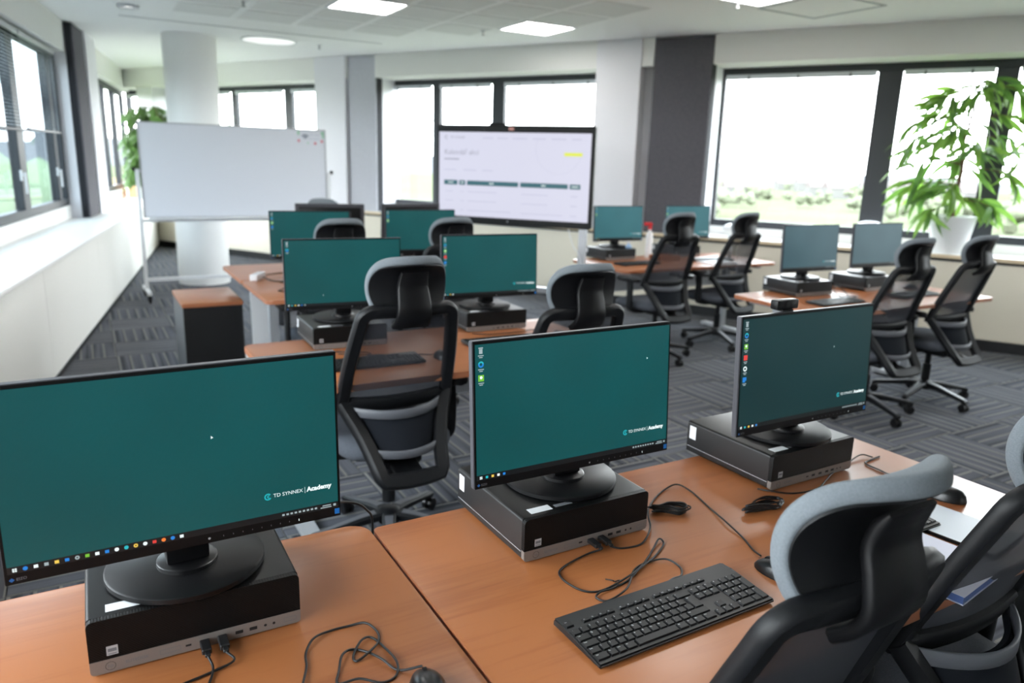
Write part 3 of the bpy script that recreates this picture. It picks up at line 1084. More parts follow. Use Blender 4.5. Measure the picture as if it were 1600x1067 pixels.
ICON_SETS = {0: [], 2: 'we', 3: 'weg', 4: 'wegs', 5: 'wegrs', 6: 'wegrks'}
def icon(parent, kind, x, z, s=0.0075):
    y = -0.0006
    if kind == 'w':      # bin
        obj('icon', quads('icon', [(x - s * .6, x + s * .6, z - s, z + s * .5), (x - s * .8, x + s * .8, z + s * .6, z + s)], E_GREY), parent, (0, y, 0))
    elif kind == 'e':    # browser swirl
        obj('icon', disc('icon', x, z, s, E_BLUE, 0, 18, s * .45, R(150), R(400)), parent, (0, y, 0))
        obj('icon', disc('icon', x, z, s, E_CYAN, 0, 14, s * .5, R(10), R(165)), parent, (0, y - 0.0003, 0))
    elif kind == 'g':
        obj('icon', quads('icon', [(x - s, x + s, z - s, z + s)], E_GREEN), parent, (0, y, 0))
        obj('icon', disc('icon', x, z + s * .2, s * .5, E_WHITE), parent, (0, y - 0.0003, 0))
    elif kind == 'r':
        obj('icon', quads('icon', [(x - s, x + s, z - s, z + s)], E_RED), parent, (0, y, 0))
    elif kind == 'k':
        obj('icon', disc('icon', x, z, s, E_WHITE, 0, 18, s * .5), parent, (0, y, 0))
    else:
        obj('icon', quads('icon', [(x - s, x + s * .3, z - s, z + s), (x, x + s, z - s * .4, z + s)], E_BLUE), parent, (0, y, 0))
    obj('icon_caption', quads('icon_caption', [(x - s, x + s, z - s * 1.75, z - s * 1.45), (x - s * .6, x + s * .6, z - s * 2.3, z - s * 2.0)], E_GREY), parent, (0, y, 0))

def build_monitor(icons, task, show_logo=True, rich=False, cursor=None, back=False, lift=0.0, tl=0.055, screen=None):
    e = empty('monitor')
    bot = 0.058 + lift
    ctrl = (0, -0.075, bot)                     # bottom front edge of the panel
    tilt = (-tl, 0, 0)
    # stand
    obj('base', lathe('base', [(0, 0.0), (0.132, 0.0), (0.136, 0.003), (0.136, 0.011), (0.133, 0.0135), (0, 0.0135)], BLACK, 56), e)
    obj('base_collar', lathe('base_collar', [(0.052, 0.0137), (0.052, 0.021), (0.049, 0.023), (0, 0.023)], BLACK_SATIN, 40), e, (0, -0.012, 0))
    obj('stand_neck', box('stand_neck', -0.036, 0.036, -0.034, 0.012, 0.0232, 0.30, BLACK, 0.004, 2), e)
    # housing: thin rim in front, thicker back shell
    bm = bmesh.new()
    add_box(bm, -MW / 2, MW / 2, 0.0, 0.018, 0.0, MH)
    bmesh.ops.bevel(bm, geom=bm.edges[:], offset=0.0018, segments=2, affect='EDGES')
    hs = obj('housing', finish(bm, 'housing', MON_BACK), e, ctrl, tilt)
    obj('back_shell', box('back_shell', -MW / 2 + 0.03, MW / 2 - 0.03, 0.0182, 0.037, 0.03, MH - 0.025, BLACK if back else MON_BACK, 0.008, 2), e, ctrl, tilt)
    if back:
        bm = bmesh.new()
        for q in range(14):
            add_box(bm, -0.16, 0.16, 0.0371, 0.0385, MH - 0.06 - 0.005 * q, MH - 0.0575 - 0.005 * q)
        obj('vent_ribs', finish(bm, 'vent_ribs', MON_BACK, 0), e, ctrl, tilt)['kind'] = 'stuff'
        obj('carry_handle', box('carry_handle', -0.008, 0.008, 0.0375, 0.05, MH - 0.12, MH - 0.055, ALU, 0.002, 1), e, (ctrl[0] + 0.1, ctrl[1], ctrl[2]), tilt)
    bz = obj('bezel', box('bezel', -MW / 2 + 0.0012, MW / 2 - 0.0012, -0.0012, 0.0, 0.0012, MH - 0.0012, MON_FRONT), e, ctrl, tilt)
    if not back:
        zb = 0.0195
        dw, dh = 0.527, MH - zb - 0.0075
        dsp = obj('display', quads('display', [(-dw / 2, dw / 2, zb, zb + dh)], screen or TEAL, -0.0017), e, ctrl, tilt)
        obj('taskbar', quads('taskbar', [(-dw / 2, dw / 2, zb, zb + 0.0118)], TASKBAR, -0.0020), dsp)
        zi = zb + 0.0059
        mats = [E_WHITE, E_CYAN, E_YELLOW, E_WHITE, E_BLUE, E_GREY]
        if rich:
            mats = [E_WHITE, E_BLUE, E_WHITE, E_GREY, E_YELLOW, E_BLUE, E_GREY, E_GREEN, E_WHITE, E_BLUE, E_WHITE, E_CYAN, E_YELLOW, E_WHITE, E_RED, E_ORANGE, E_BLUE, E_WHITE]
        for q in range(task):
            x = -dw / 2 + 0.010 + q * 0.0142
            if rich and q in (1, 6, 10, 11, 12, 13, 15, 16):
                me = disc('taskbar_icon', x, zi, 0.0034, mats[q], -0.0024, 14, 0.0013 if q in (6, 12) else 0)
            else:
                me = quads('taskbar_icon', [(x - 0.003, x - 0.0003, zi - 0.003, zi - 0.0003), (x + 0.0003, x + 0.003, zi - 0.003, zi - 0.0003), (x - 0.003, x - 0.0003, zi + 0.0003, zi + 0.003), (x + 0.0003, x + 0.003, zi + 0.0003, zi + 0.003)] if q == 0 else [(x - 0.003, x + 0.003, zi - 0.0028, zi + 0.0026)], mats[q % len(mats)], -0.0024)
            obj('taskbar_icon', me, dsp)
        tray = []
        for q in range(9):
            x = dw / 2 - 0.105 + q * 0.0075
            tray.append((x, x + 0.0045, zi - 0.0018, zi + 0.0018))
        tray += [(dw / 2 - 0.030, dw / 2 - 0.014, zi + 0.0008, zi + 0.0028), (dw / 2 - 0.034, dw / 2 - 0.013, zi - 0.0030, zi - 0.0010), (dw / 2 - 0.0095, dw / 2 - 0.0045, zi - 0.002, zi + 0.0025)]
        obj('tray_icons', quads('tray_icons', tray, E_GREY, -0.0024), dsp)
        for q, kd in enumerate(ICON_SETS[icons]):
            o_z = zb + dh - 0.013 - q * 0.0295
            icon(dsp, kd, -dw / 2 + 0.0135, o_z, 0.0068)
        for ch in list(dsp.children):
            if ch.name.startswith('icon'): ch.location.y -= 0.0017
        if show_logo:
            before = set(dsp.children)
            logo(dsp)
            for ch in dsp.children:
                if ch not in before: ch.location.y -= 0.0017
        if cursor:
            cx, cz = cursor
            bm = bmesh.new()
            bm.faces.new([bm.verts.new((cx + a, -0.0024, cz + b)) for a, b in ((0, 0), (0.0042, -0.0042), (0.0018, -0.0044), (0, -0.0062))])
            obj('cursor', finish(bm, 'cursor', E_WHITE, 0), dsp)
        # bezel controls
        obj('blue_sticker', quads('blue_sticker', [(MW / 2 - 0.0125, MW / 2 - 0.003, 0.0055, 0.0165)], BLUE_STICK, -0.0014), bz, None, None, 'small blue square sticker')
        obj('brand_mark', text_mesh('EIZO', 0.0065, LABEL_INK), bz, (-MW / 2 + 0.016, -0.0014, 0.009))
        bm = bmesh.new()
        bm.faces.new([bm.verts.new(p) for p in ((-MW / 2 + 0.006, -0.0014, 0.009), (-MW / 2 + 0.010, -0.0014, 0.0055), (-MW / 2 + 0.014, -0.0014, 0.009), (-MW / 2 + 0.010, -0.0014, 0.0125))])
        obj('brand_mark', finish(bm, 'brand_mark', CABLE_BLUE, 0), bz)
        obj('sensor', disc('sensor', 0.032, 0.0095, 0.0022, GREY_METAL, -0.0014, 12), bz)
        obj('touch_keys', quads('touch_keys', [(0.055 + q * 0.0165, 0.0562 + q * 0.0165, 0.008, 0.011) for q in range(8)], LABEL_INK, -0.0014), bz)
        obj('power_light', quads('power_light', [(0.188, 0.1894, 0.007, 0.0115)], E_WHITE, -0.0014), bz, None, None, 'tiny white power light')
    return e

def monitor(x, y, z, yaw, label, **kw):
    """x, y = lower left front corner of the panel."""
    e = build_monitor(**kw)
    u = Vector((math.cos(yaw), math.sin(yaw), 0))
    v = Vector((-u.y, u.x, 0))
    e.location = Vector((x, y, z)) + u * (MW / 2) + v * 0.075
    e.rotation_euler = (0, 0, yaw)
    tag(e, label, 'monitor', 'desk monitors')
    return e

PCW, PCD, PCH = 0.34, 0.32, 0.1
# ================================================================== COMPUTERS
def build_pc(near=True, plugs=False):
    e = empty('desktop_computer')
    bm = bmesh.new()
    add_box(bm, -PCW / 2, PCW / 2, -PCD / 2 + 0.012, PCD / 2, 0.004, PCH)
    es = [ed for ed in bm.edges if abs(ed.verts[0].co.y - ed.verts[1].co.y) > 0.1]
    bmesh.ops.bevel(bm, geom=es, offset=0.007, segments=3, affect='EDGES', profile=0.5)
    for f in bm.faces:
        f.material_index = 1 if abs(f.calc_center_median().x) > PCW / 2 - 0.001 else 0
    ch = obj('case', finish(bm, 'case', [PC_CASE, PC_SIDE]), e)
    obj('side_seam', boxes('side_seam', [(-PCW / 2 - 0.0006, -PCW / 2, -PCD / 2 + 0.014, PCD / 2 - 0.002, 0.0225, 0.0238)], GREY_METAL), ch)
    # front: hatched black upper bezel, silver lower strip
    bm = bmesh.new()
    add_box(bm, -PCW / 2, PCW / 2, -PCD / 2, -PCD / 2 + 0.0115, 0.0275, PCH)
    es = [ed for ed in bm.edges if abs(ed.verts[0].co.y - ed.verts[1].co.y) > 0.005 and ed.verts[0].co.z > 0.09]
    bmesh.ops.bevel(bm, geom=es, offset=0.010, segments=4, affect='EDGES', profile=0.5)
    fb = obj('front_bezel', finish(bm, 'front_bezel', HATCH), e)
    bm = bmesh.new()
    add_box(bm, -PCW / 2, PCW / 2, -PCD / 2 - 0.0008, -PCD / 2 + 0.0115, 0.003, 0.0270)
    es = [ed for ed in bm.edges if abs(ed.verts[0].co.y - ed.verts[1].co.y) > 0.005 and ed.verts[0].co.z < 0.01]
    bmesh.ops.bevel(bm, geom=es, offset=0.007, segments=3, affect='EDGES', profile=0.5)
    fs = obj('front_strip', finish(bm, 'front_strip', PC_STRIP), e, None, None, 'silver strip with ports')
    fy = -PCD / 2 - 0.0009
    for x in (0.004, 0.033, 0.062, 0.086):
        obj('usb_port', boxes('usb_port', [(x - 0.0065, x + 0.0065, fy - 0.0004, fy, 0.0115, 0.0175)], DARK_SLOT), fs)
    obj('usb_port', boxes('usb_port', [(-0.026, -0.017, fy - 0.0004, fy, 0.013, 0.0165)], DARK_SLOT), fs)
    for x in (0.107, 0.122):
        obj('audio_jack', disc('audio_jack', x, 0.0145, 0.0026, DARK_SLOT, fy - 0.0003, 14), fs)
    ink = LABEL_INK
    obj('lettering', text_mesh('ELITEDESK', 0.0075, ink), fs, (-0.118, fy - 0.0004, 0.0148))
    obj('round_logo', disc('round_logo', -0.140, 0.0148, 0.0078, PC_CASE, fy - 0.0003, 24, 0.0072), fs)
    obj('round_logo', text_mesh('hp', 0.009, ink), fs, (-0.1445, fy - 0.0004, 0.0150))
    obj('card_outline', quads('card_outline', [(-0.066, -0.034, 0.0105, 0.0111), (-0.066, -0.034, 0.0181, 0.0187), (-0.066, -0.0654, 0.0105, 0.0187), (-0.0346, -0.034, 0.0105, 0.0187), (0.140, 0.162, 0.0105, 0.0111), (0.140, 0.162, 0.0181, 0.0187), (0.140, 0.1406, 0.0105, 0.0187), (0.1614, 0.162, 0.0105, 0.0187)], ink, fy - 0.0003), fs)
    st = obj('processor_sticker', quads('processor_sticker', [(-0.144, -0.127, 0.034, 0.051)], GREY_METAL, -PCD / 2 - 0.0006), fb, None, None, 'small pale square sticker')
    obj('sticker_print', quads('sticker_print', [(-0.142, -0.129, 0.0405, 0.0465), (-0.142, -0.129, 0.036, 0.0375)], LABEL_INK, -PCD / 2 - 0.0009), fb)
    # asset labels
    lab = quads('asset_label', [(-0.013, 0.013, -0.02, 0.02)], LABEL)
    o = obj('asset_label', lab, ch, (-PCW / 2 - 0.0008, PCD / 2 - 0.022, 0.068), (0, 0, -PI / 2), 'white paper label')
    obj('top_label', boxes('top_label', [(-0.14, -0.085, -PCD / 2 + 0.022, -PCD / 2 + 0.045, PCH + 0.0002, PCH + 0.0006)], LABEL), ch, None, None, 'white paper label on top')
    obj('top_label', boxes('top_label', [(-0.075, -0.03, -PCD / 2 + 0.026, -PCD / 2 + 0.038, PCH + 0.0002, PCH + 0.0006)], LABEL_INK), ch)
    for x in (-0.13, 0.13):
        for y in (-0.12, 0.12):
            obj('foot', boxes('foot', [(x - 0.012, x + 0.012, y - 0.012, y + 0.012, 0, 0.0045)], BLACK), e)
    if plugs:
        for x in (0.004, 0.033):
            obj('usb_plug', boxes('usb_plug', [(x - 0.008, x + 0.008, fy - 0.034, fy - 0.0006, 0.0095, 0.0195), (x - 0.0045, x + 0.0045, fy - 0.046, fy - 0.034, 0.0115, 0.0175)], CABLE, 0.0015, 1), fs)
    return e

pc_proto = {}
def computer(cx, cy, yaw, label, plugs=False, flip=False):
    if plugs in pc_proto:
        e = copy_tree(pc_proto[plugs])
    else:
        e = pc_proto[plugs] = build_pc(True, plugs)
    e.location = (cx, cy, DESK_Z)
    e.rotation_euler = (0, 0, yaw)
    tag(e, label, 'computer', 'flat black desktop computers')
    return e

def pc_fbl(x, y, yaw, label, plugs=False):
    u = Vector((math.cos(yaw), math.sin(yaw), 0))
    v = Vector((-u.y, u.x, 0))
    c = Vector((x, y, 0)) + u * PCW / 2 + v * PCD / 2
    return computer(c.x, c.y, yaw, label, plugs)

pc_fbl(-0.6716, 1.0482, 0.5163, 'flat black computer under the largest screen at front left', True)
pc_fbl(0.0393, 1.4466, 0.5351, 'flat black computer under the middle front screen, two plugs in its front', True)
pc_fbl(0.7048, 1.8544, 0.5409, 'flat black computer at front right, white label on its left side')
pc_fbl(-0.8807, 3.2047, 0.5015, 'flat black computer on the second row desk, left of the two')
pc_fbl(-0.2275, 3.6541, 0.4968, 'flat black computer on the second row desk, right of the two')
pc_fbl(-1.52, 4.966, 0.408, 'flat black computer on the third row desk under the left screen, mostly hidden')
pc_fbl(-0.825, 5.448, 0.4134, 'flat black computer on the third row desk under the right screen, mostly hidden')
pc_fbl(0.8359, 6.7365, 0.5571, 'flat black computer beside the presentation screen pole')
pc_fbl(1.53, 7.17, 0.5236, 'flat black computer partly behind a chair, before the dark grey felt panel')
pc_fbl(1.9434, 5.0409, 0.4763, 'flat black computer on the desk by the plant, left of the two')
pc_fbl(2.565, 5.3755, 0.5378, 'flat black computer on the desk by the plant, right of the two')

Zm = DESK_Z + PCH + 0.0008
monitor(-0.7813, 1.0352, Zm, 0.5356, 'largest teal screen at front left with a row of taskbar icons', icons=0, task=18, rich=True, cursor=(0.046, 0.198), lift=0.013, tl=0.0194)
monitor(-0.0713, 1.4764, Zm, 0.5233, 'teal screen at front middle with three desktop icons', icons=3, task=5, cursor=(0.195, 0.245), lift=-0.005, tl=0.072)
monitor(0.6007, 1.8623, Zm, 0.5238, 'angle dimmed teal screen at front right with six desktop icons', icons=6, task=5, cursor=(0.10, 0.215), lift=-0.0115, tl=0.066, screen=TEAL_ANGLE_DIMMED)
monitor(-1.025, 3.2847, Zm, 0.4226, 'teal screen in the second row, left one, two desktop icons', icons=2, task=6, show_logo=False, cursor=(-0.10, 0.07))
monitor(-0.358, 3.6866, Zm, 0.4608, 'teal screen in the second row, right one, five desktop icons', icons=5, task=4)
monitor(-1.6457, 5.0055, Zm, 0.408, 'teal screen in the third row, left one, before the whiteboard', icons=4, task=4, show_logo=False)
monitor(-0.9493, 5.4865, Zm, 0.4134, 'teal screen in the third row, right one, before the presentation screen', icons=3, task=4, show_logo=False)
monitor(0.7231, 6.86, Zm, 0.4625, 'glare paled teal screen right of the presentation screen', icons=3, task=3, screen=TEAL_GLARE_PALE)
monitor(1.4561, 7.2838, Zm, 0.443, 'glare paled teal screen behind a chair, before the dark grey felt panel', icons=3, task=3, screen=TEAL_GLARE_PALE)
monitor(1.8357, 5.0867, Zm, 0.4803, 'glare greyed teal screen on the desk by the plant, left of the two', icons=0, task=0, screen=TEAL_GLARE_GREY)
monitor(2.48, 5.4683, Zm, 0.4776, 'glare greyed teal screen on the desk by the plant, right of the two', icons=0, task=0, show_logo=False, screen=TEAL_GLARE_GREY)
# two turned away on the facing desk
computer(-1.47, 5.97, GA + PI, 'flat black computer under a screen seen from behind, left one, hidden')
computer(-0.85, 6.34, GA + PI, 'flat black computer under a screen seen from behind, right one, hidden')
b1 = build_monitor(icons=0, task=0, back=True)
b1.location = (-1.47, 5.96, Zm)
b1.rotation_euler = (0, 0, R(16) + PI)
tag(b1, 'black monitor seen from behind, under the whiteboard, with a metal grip', 'monitor', 'desk monitors')
b2 = build_monitor(icons=0, task=0, back=True)
b2.location = (-0.86, 6.33, Zm)
b2.rotation_euler = (0, 0, R(34) + PI)
tag(b2, 'black monitor seen from behind, left of the presentation screen', 'monitor', 'desk monitors')

# webcam lying on the top edge of the front right monitor
wc = empty('webcam', (0, 0, 0), 0.5238, 'small black webcam bar on top of the front right screen', 'webcam')
u_ = Vector((math.cos(.5238), math.sin(.5238), 0)); v_ = Vector((-u_.y, u_.x, 0))
wc.location = Vector((0.6007, 1.8623, Zm + 0.0465 + MH * math.cos(0.066))) + u_ * 0.188 + v_ * (MH * math.sin(0.066) + 0.024)
obj('webcam_body', box('webcam_body', -0.042, 0.042, -0.010, 0.016, 0.004, 0.030, BLACK, 0.004, 2), wc)
obj('lens', disc('lens', 0, 0.017, 0.008, BLACK_SATIN, -0.0102, 20), wc)
obj('clip', box('clip', -0.02, 0.02, -0.012, 0.024, -0.0005, 0.0038, BLACK), wc)

# ================================================================== CHAIRS
def back_y(z):          # the upper back leans away from the sitter
    return -0.108 - 0.372 * (z - 0.617)

def build_chair():
    e = empty('office_chair')
    # five-star base
    base = empty('base')
    base.parent = e
    obj('hub', lathe('hub', [(0, 0.085), (0.046, 0.085), (0.05, 0.10), (0.046, 0.135), (0.03, 0.145), (0, 0.145)], CHAIR_BLACK, 24), base)
    leg_bm = bmesh.new()
    add_sweep(leg_bm, [(0.03, 0, 0.118), (0.12, 0, 0.108), (0.24, 0, 0.088), (0.315, 0, 0.076), (0.335, 0, 0.070)], (0, 0, 1), [0.062, 0.052, 0.042, 0.038, 0.030], [0.036, 0.034, 0.026, 0.024, 0.02])
    leg_me = finish(leg_bm, 'leg', CHAIR_BLACK, 40)
    top_bm = bmesh.new()
    add_sweep(top_bm, [(0.06, 0, 0.1335), (0.12, 0, 0.1265), (0.24, 0, 0.1025), (0.315, 0, 0.0895)], (0, 0, 1), [0.036, 0.03, 0.024, 0.02], 0.003)
    top_me = finish(top_bm, 'leg_inlay', BASE_TOP, 40)
    bm = bmesh.new()
    for s in (-1, 1):
        rings = []
        m_ = Matrix.Translation((0.318, s * 0.015, 0.029)) @ Matrix.Rotation(R(90), 4, 'X')
        bmesh.ops.create_cone(bm, cap_ends=True, segments=20, radius1=0.028, radius2=0.028, depth=0.018, matrix=m_)
    bmesh.ops.bevel(bm, geom=[ed for ed in bm.edges if len(ed.link_faces) == 2 and min(len(f.verts) for f in ed.link_faces) == 4 and max(len(f.verts) for f in ed.link_faces) > 4], offset=0.003, segments=2, affect='EDGES')
    add_box(bm, 0.296, 0.340, -0.006, 0.006, 0.03, 0.060)
    add_tube(bm, [(0.325, 0, 0.055), (0.325, 0, 0.078)], 0.008, 10)
    cast_me = finish(bm, 'caster', BLACK_SATIN, 40)
    for q in range(5):
        a = 2 * PI * q / 5
        obj('leg', leg_me, base, None, (0, 0, a))
        obj('leg_inlay', top_me, base, None, (0, 0, a))
        obj('caster', cast_me, base, None, (0, 0, a))
    obj('gas_lift', lathe('gas_lift', [(0, 0.146), (0.028, 0.146), (0.028, 0.27), (0.02, 0.272), (0.02, 0.352), (0, 0.352)], CHAIR_BLACK, 24), e)
    bm = bmesh.new()
    add_box(bm, -0.085, 0.085, -0.16, 0.14, 0.353, 0.398)
    bmesh.ops.bevel(bm, geom=bm.edges[:], offset=0.012, segments=2, affect='EDGES')
    obj('mechanism', finish(bm, 'mechanism', CHAIR_BLACK), e)
    bm = bmesh.new()
    add_tube(bm, [(0.08, 0.02, 0.385), (0.24, 0.02, 0.380)], 0.006, 8)
    add_box(bm, 0.215, 0.265, 0.01, 0.03, 0.373, 0.387)
    obj('lever', finish(bm, 'lever', CHAIR_BLACK), e)
    # seat: shell and cushion
    def seat_outline(k, w, y0, y1):
        pts = []
        n = 40
        for i in range(n):
            a = 2 * PI * i / n
            c, s = math.cos(a), math.sin(a)
            p = 0.42
            x = w * math.copysign(abs(c) ** p, c)
            y = (y0 + y1) / 2 + (y1 - y0) / 2 * math.copysign(abs(s) ** p, s)
            pts.append((x * (1 - 0.06 * (y < 0.0)) * k, y))
        return pts
    bm = bmesh.new()
    layers = [(0.90, 0.408, 0.02), (0.985, 0.418, 0.006), (1.0, 0.436, 0.0), (0.99, 0.458, 0.004), (0.93, 0.474, 0.02), (0.75, 0.480, 0.07)]
    rings = []
    for k_, z_, ins in layers:
        rings.append([bm.verts.new((x, y, z_ - 0.035 * max(0, (y - 0.17) / 0.12) ** 2)) for x, y in seat_outline(k_, 0.25, -0.19 + ins, 0.30 - ins)])
    for A_, B_ in zip(rings, rings[1:]):
        for q in range(len(A_)):
            bm.faces.new((A_[q], A_[(q + 1) % len(A_)], B_[(q + 1) % len(A_)], B_[q]))
    bm.faces.new(rings[0][::-1])
    bm.faces.new(rings[-1])
    obj('seat', finish(bm, 'seat', FABRIC_SEAT, 60), e, None, None, 'grey fabric seat cushion')
    obj('seat_shell', prism('seat_shell', seat_outline(0.88, 0.25, -0.15, 0.26), 0.398, 0.4085, CHAIR_BLACK, 0.003), e)
    # arms
    for s in (-1, 1):
        bm = bmesh.new()
        pts = smooth_path([(s * 0.10, 0.0, 0.388), (s * 0.20, 0.0, 0.386), (s * 0.272, 0.0, 0.405), (s * 0.285, 0.0, 0.46), (s * 0.285, 0.0, 0.56), (s * 0.285, 0.01, 0.640)], 4)
        add_sweep(bm, pts, (0, 1, 0), 0.026, 0.062)
        arm = obj('armrest', finish(bm, 'armrest', CHAIR_BLACK, 50), e)
        pd = prism('arm_pad', round_rect(-0.045, 0.045, -0.12, 0.13, 0.04), 0.641, 0.672, BLACK, 0.008)
        obj('arm_pad', pd, arm, (s * 0.285, 0.02, 0))
    # upper frame: closed loop
    pts, ups = [], []
    zs, ze = 0.985, 0.605
    def P(x, z):
        return Vector((x, back_y(z) - 0.030 * (1 - min(1, abs(x) / 0.22) ** 2), z))
    loop = []
    for q in range(13):
        loop.append((-0.140 + 0.28 * q / 12, 0.990))
    for q in range(1, 6):
        a = R(90 - 82 * q / 5)
        loop.append((0.140 + 0.040 * math.cos(a), 0.950 + 0.040 * math.sin(a)))
    for q in range(1, 10):
        loop.append((0.180 + 0.036 * q / 10 + 0.006 * math.sin(PI * q / 10), 0.950 - 0.325 * q / 10))
    for q in range(0, 13):
        t_ = q / 12
        loop.append((0.217 - 0.434 * t_, 0.604 - 0.006 * math.sin(PI * t_)))
    for q in range(1, 10):
        loop.append((-0.216 + 0.036 * q / 10 - 0.006 * math.sin(PI * q / 10), 0.625 + 0.325 * q / 10))
    for q in range(0, 5):
        a = R(172 - 82 * q / 5)
        loop.append((-0.140 + 0.040 * math.cos(a), 0.950 + 0.040 * math.sin(a)))
    pts = [P(x, z) for x, z in loop]
    nrm = Vector((0, 1, 0.372)).normalized()
    bm = bmesh.new()
    ws = [0.050 if z > 0.62 else 0.060 for x, z in loop]
    add_sweep(bm, pts, nrm, ws, 0.034, closed=True)
    obj('back_frame', finish(bm, 'back_frame', CHAIR_BLACK, 45), e)
    # see-through mesh
    def meshf(a, b):
        z = 0.797 + 0.183 * b
        w = 0.180 + 0.036 * (0.985 - z) / 0.38 - 0.002
        x = a * w
        return Vector((x, back_y(z) - 0.030 * (1 - min(1, abs(x) / 0.22) ** 2) + 0.018 * (1 - a * a) * (1 - b * b), z))
    obj('back_mesh', grid_mesh('back_mesh', meshf, 14, 14, MESHCLOTH), e, None, None, 'see-through black mesh')
    # lower frame: U from the elbows down and back to the bottom bar
    def lowpt(s, t_):
        z = 0.612 - 0.255 * t_
        x = s * (0.218 - 0.092 * t_ - 0.012 * math.sin(PI * t_))
        y = -0.108 - 0.178 * t_ + 0.01 * math.sin(PI * t_)
        return Vector((x, y, z))
    path, upl, wl2 = [], [], []
    N_ = 9
    for q in range(N_ + 1):
        path.append(lowpt(-1, q / N_)); upl.append(Vector((-0.35, 1, -0.6))); wl2.append(0.056)
    for x in (-0.110, -0.075, -0.025, 0.025, 0.075, 0.110):
        path.append(Vector((x, -0.292 - 0.012 * (1 - (x / 0.145) ** 2), 0.345 - 0.012 * (1 - (x / 0.145) ** 2)))); upl.append(Vector((0, 1, -0.6))); wl2.append(0.062)
    for q in range(N_ + 1):
        path.append(lowpt(1, 1 - q / N_)); upl.append(Vector((0.35, 1, -0.6))); wl2.append(0.056)
    bm = bmesh.new()
    add_sweep(bm, path, upl, wl2, 0.042)
    lf = obj('lower_frame', finish(bm, 'lower_frame', CHAIR_BLACK, 45), e)
    bm = bmesh.new()
    sp_ = smooth_path([(0, -0.300, 0.340), (0, -0.265, 0.338), (0, -0.20, 0.352), (0, -0.12, 0.372)], 4)
    add_sweep(bm, sp_, (0, 0, 1), 0.11, 0.028)
    obj('spine', finish(bm, 'spine', CHAIR_BLACK, 45), e)
    obj('care_label', quads('care_label', [(-0.018, 0.018, -0.006, 0.006)], BAND, 0), lf, (0.03, -0.3195, 0.336), (R(-28), 0, 0), 'small pale label')
    # lumbar unit: two grey bands with a dark pad between
    def band(z, w, yo, bow, hgt):
        bm = bmesh.new()
        pp = [Vector((w * x, yo - bow * (1 - x * x), z - 0.008 * (1 - x * x))) for x in [q / 8 for q in range(-8, 9)]]
        add_sweep(bm, pp, (0, 1, 0), hgt, 0.010)
        return finish(bm, 'lumbar_band', BAND, 50)
    obj('lumbar_band', band(0.578, 0.182, -0.128, 0.085, 0.036), e, None, None, 'grey lumbar band')
    obj('lumbar_band', band(0.432, 0.134, -0.222, 0.045, 0.032), e, None, None, 'grey lumbar band')
    def padf(a, b):
        z = 0.505 + 0.066 * b
        w = 0.166 - 0.02 * (1 - b)
        return Vector((a * w, -0.132 - 0.062 * (1 - a * a) - 0.034 * (1 - b), z))
    obj('lumbar_pad', grid_mesh('lumbar_pad', padf, 14, 8, LUMBAR, 0.012), e)
    # headrest: padded front, black shell, bracket
    prof = [(-0.268, 0.958), (-0.244, 0.990), (-0.230, 1.035), (-0.229, 1.082), (-0.242, 1.127), (-0.266, 1.163), (-0.294, 1.185), (-0.335, 1.197)]
    cp = smooth_path([(0, y, z) for y, z in prof], 4)
    def along(t_):
        f = max(0, min(1, t_)) * (len(cp) - 1)
        i = min(int(f), len(cp) - 2)
        return cp[i].lerp(cp[i + 1], f - i)
    def headf(off, kx, kt):
        def fn(a, b):
            x = a * math.sqrt(1 - (0.55 if b > 0 else 0.34) * b * b)
            t_ = b * math.sqrt(1 - 0.30 * a * a)
            tt = 0.5 + 0.5 * t_ * kt
            p = along(tt)
            q = along(min(1, tt + 0.02)) - along(max(0, tt - 0.02))
            nn = Vector((0, -q.z, q.y)).normalized()      # towards the back
            w = (0.160 - 0.030 * max(0, (t_ + 0.4) / 1.4) ** 1.5) * kx
            edge = max(abs(a), abs(b)) ** 6
            return Vector((x * w, p.y + 0.020 * (x * x), p.z)) + nn * (off)
        return fn
    bm = bmesh.new()
    nu, nv = 22, 22
    ff, fb_ = headf(0.0, 0.955, 0.965), headf(0.031, 0.97, 0.975)
    rings_f = [headf(0.0045, 0.988, 0.99), headf(0.013, 1.0, 1.0), headf(0.021, 1.0, 1.0), headf(0.0285, 0.992, 0.993)]
    VF = [[bm.verts.new(ff(-1 + 2 * i / nu, -1 + 2 * j / nv)) for i in range(nu + 1)] for j in range(nv + 1)]
    VB = [[bm.verts.new(fb_(-1 + 2 * i / nu, -1 + 2 * j / nv)) for i in range(nu + 1)] for j in range(nv + 1)]
    for j in range(nv):
        for i in range(nu):
            bm.faces.new((VF[j][i], VF[j][i + 1], VF[j + 1][i + 1], VF[j + 1][i]))
            bm.faces.new((VB[j][i], VB[j + 1][i], VB[j + 1][i + 1], VB[j][i + 1]))
    border = [(0, i) for i in range(nu)] + [(j, nu) for j in range(nv)] + [(nv, i) for i in range(nu, 0, -1)] + [(j, 0) for j in range(nv, 0, -1)]
    loops_ = [[VF[j][i] for j, i in border]]
    for fn in rings_f:
        loops_.append([bm.verts.new(fn(-1 + 2 * i / nu, -1 + 2 * j / nv)) for j, i in border])
    loops_.append([VB[j][i] for j, i in border])
    for A_, B_ in zip(loops_, loops_[1:]):
        for q in range(len(border)):
            q2 = (q + 1) % len(border)
            bm.faces.new((A_[q], A_[q2], B_[q2], B_[q]))
    obj('headrest_pad', finish(bm, 'headrest_pad', FABRIC_HEAD, 80), e, None, None, 'pale grey fabric headrest pad')
    sf = headf(0.0355, 0.968, 0.935)
    obj('headrest_shell', grid_mesh('headrest_shell', sf, 18, 18, CHAIR_BLACK, 0.004), e, None, None, 'black plastic headrest shell')
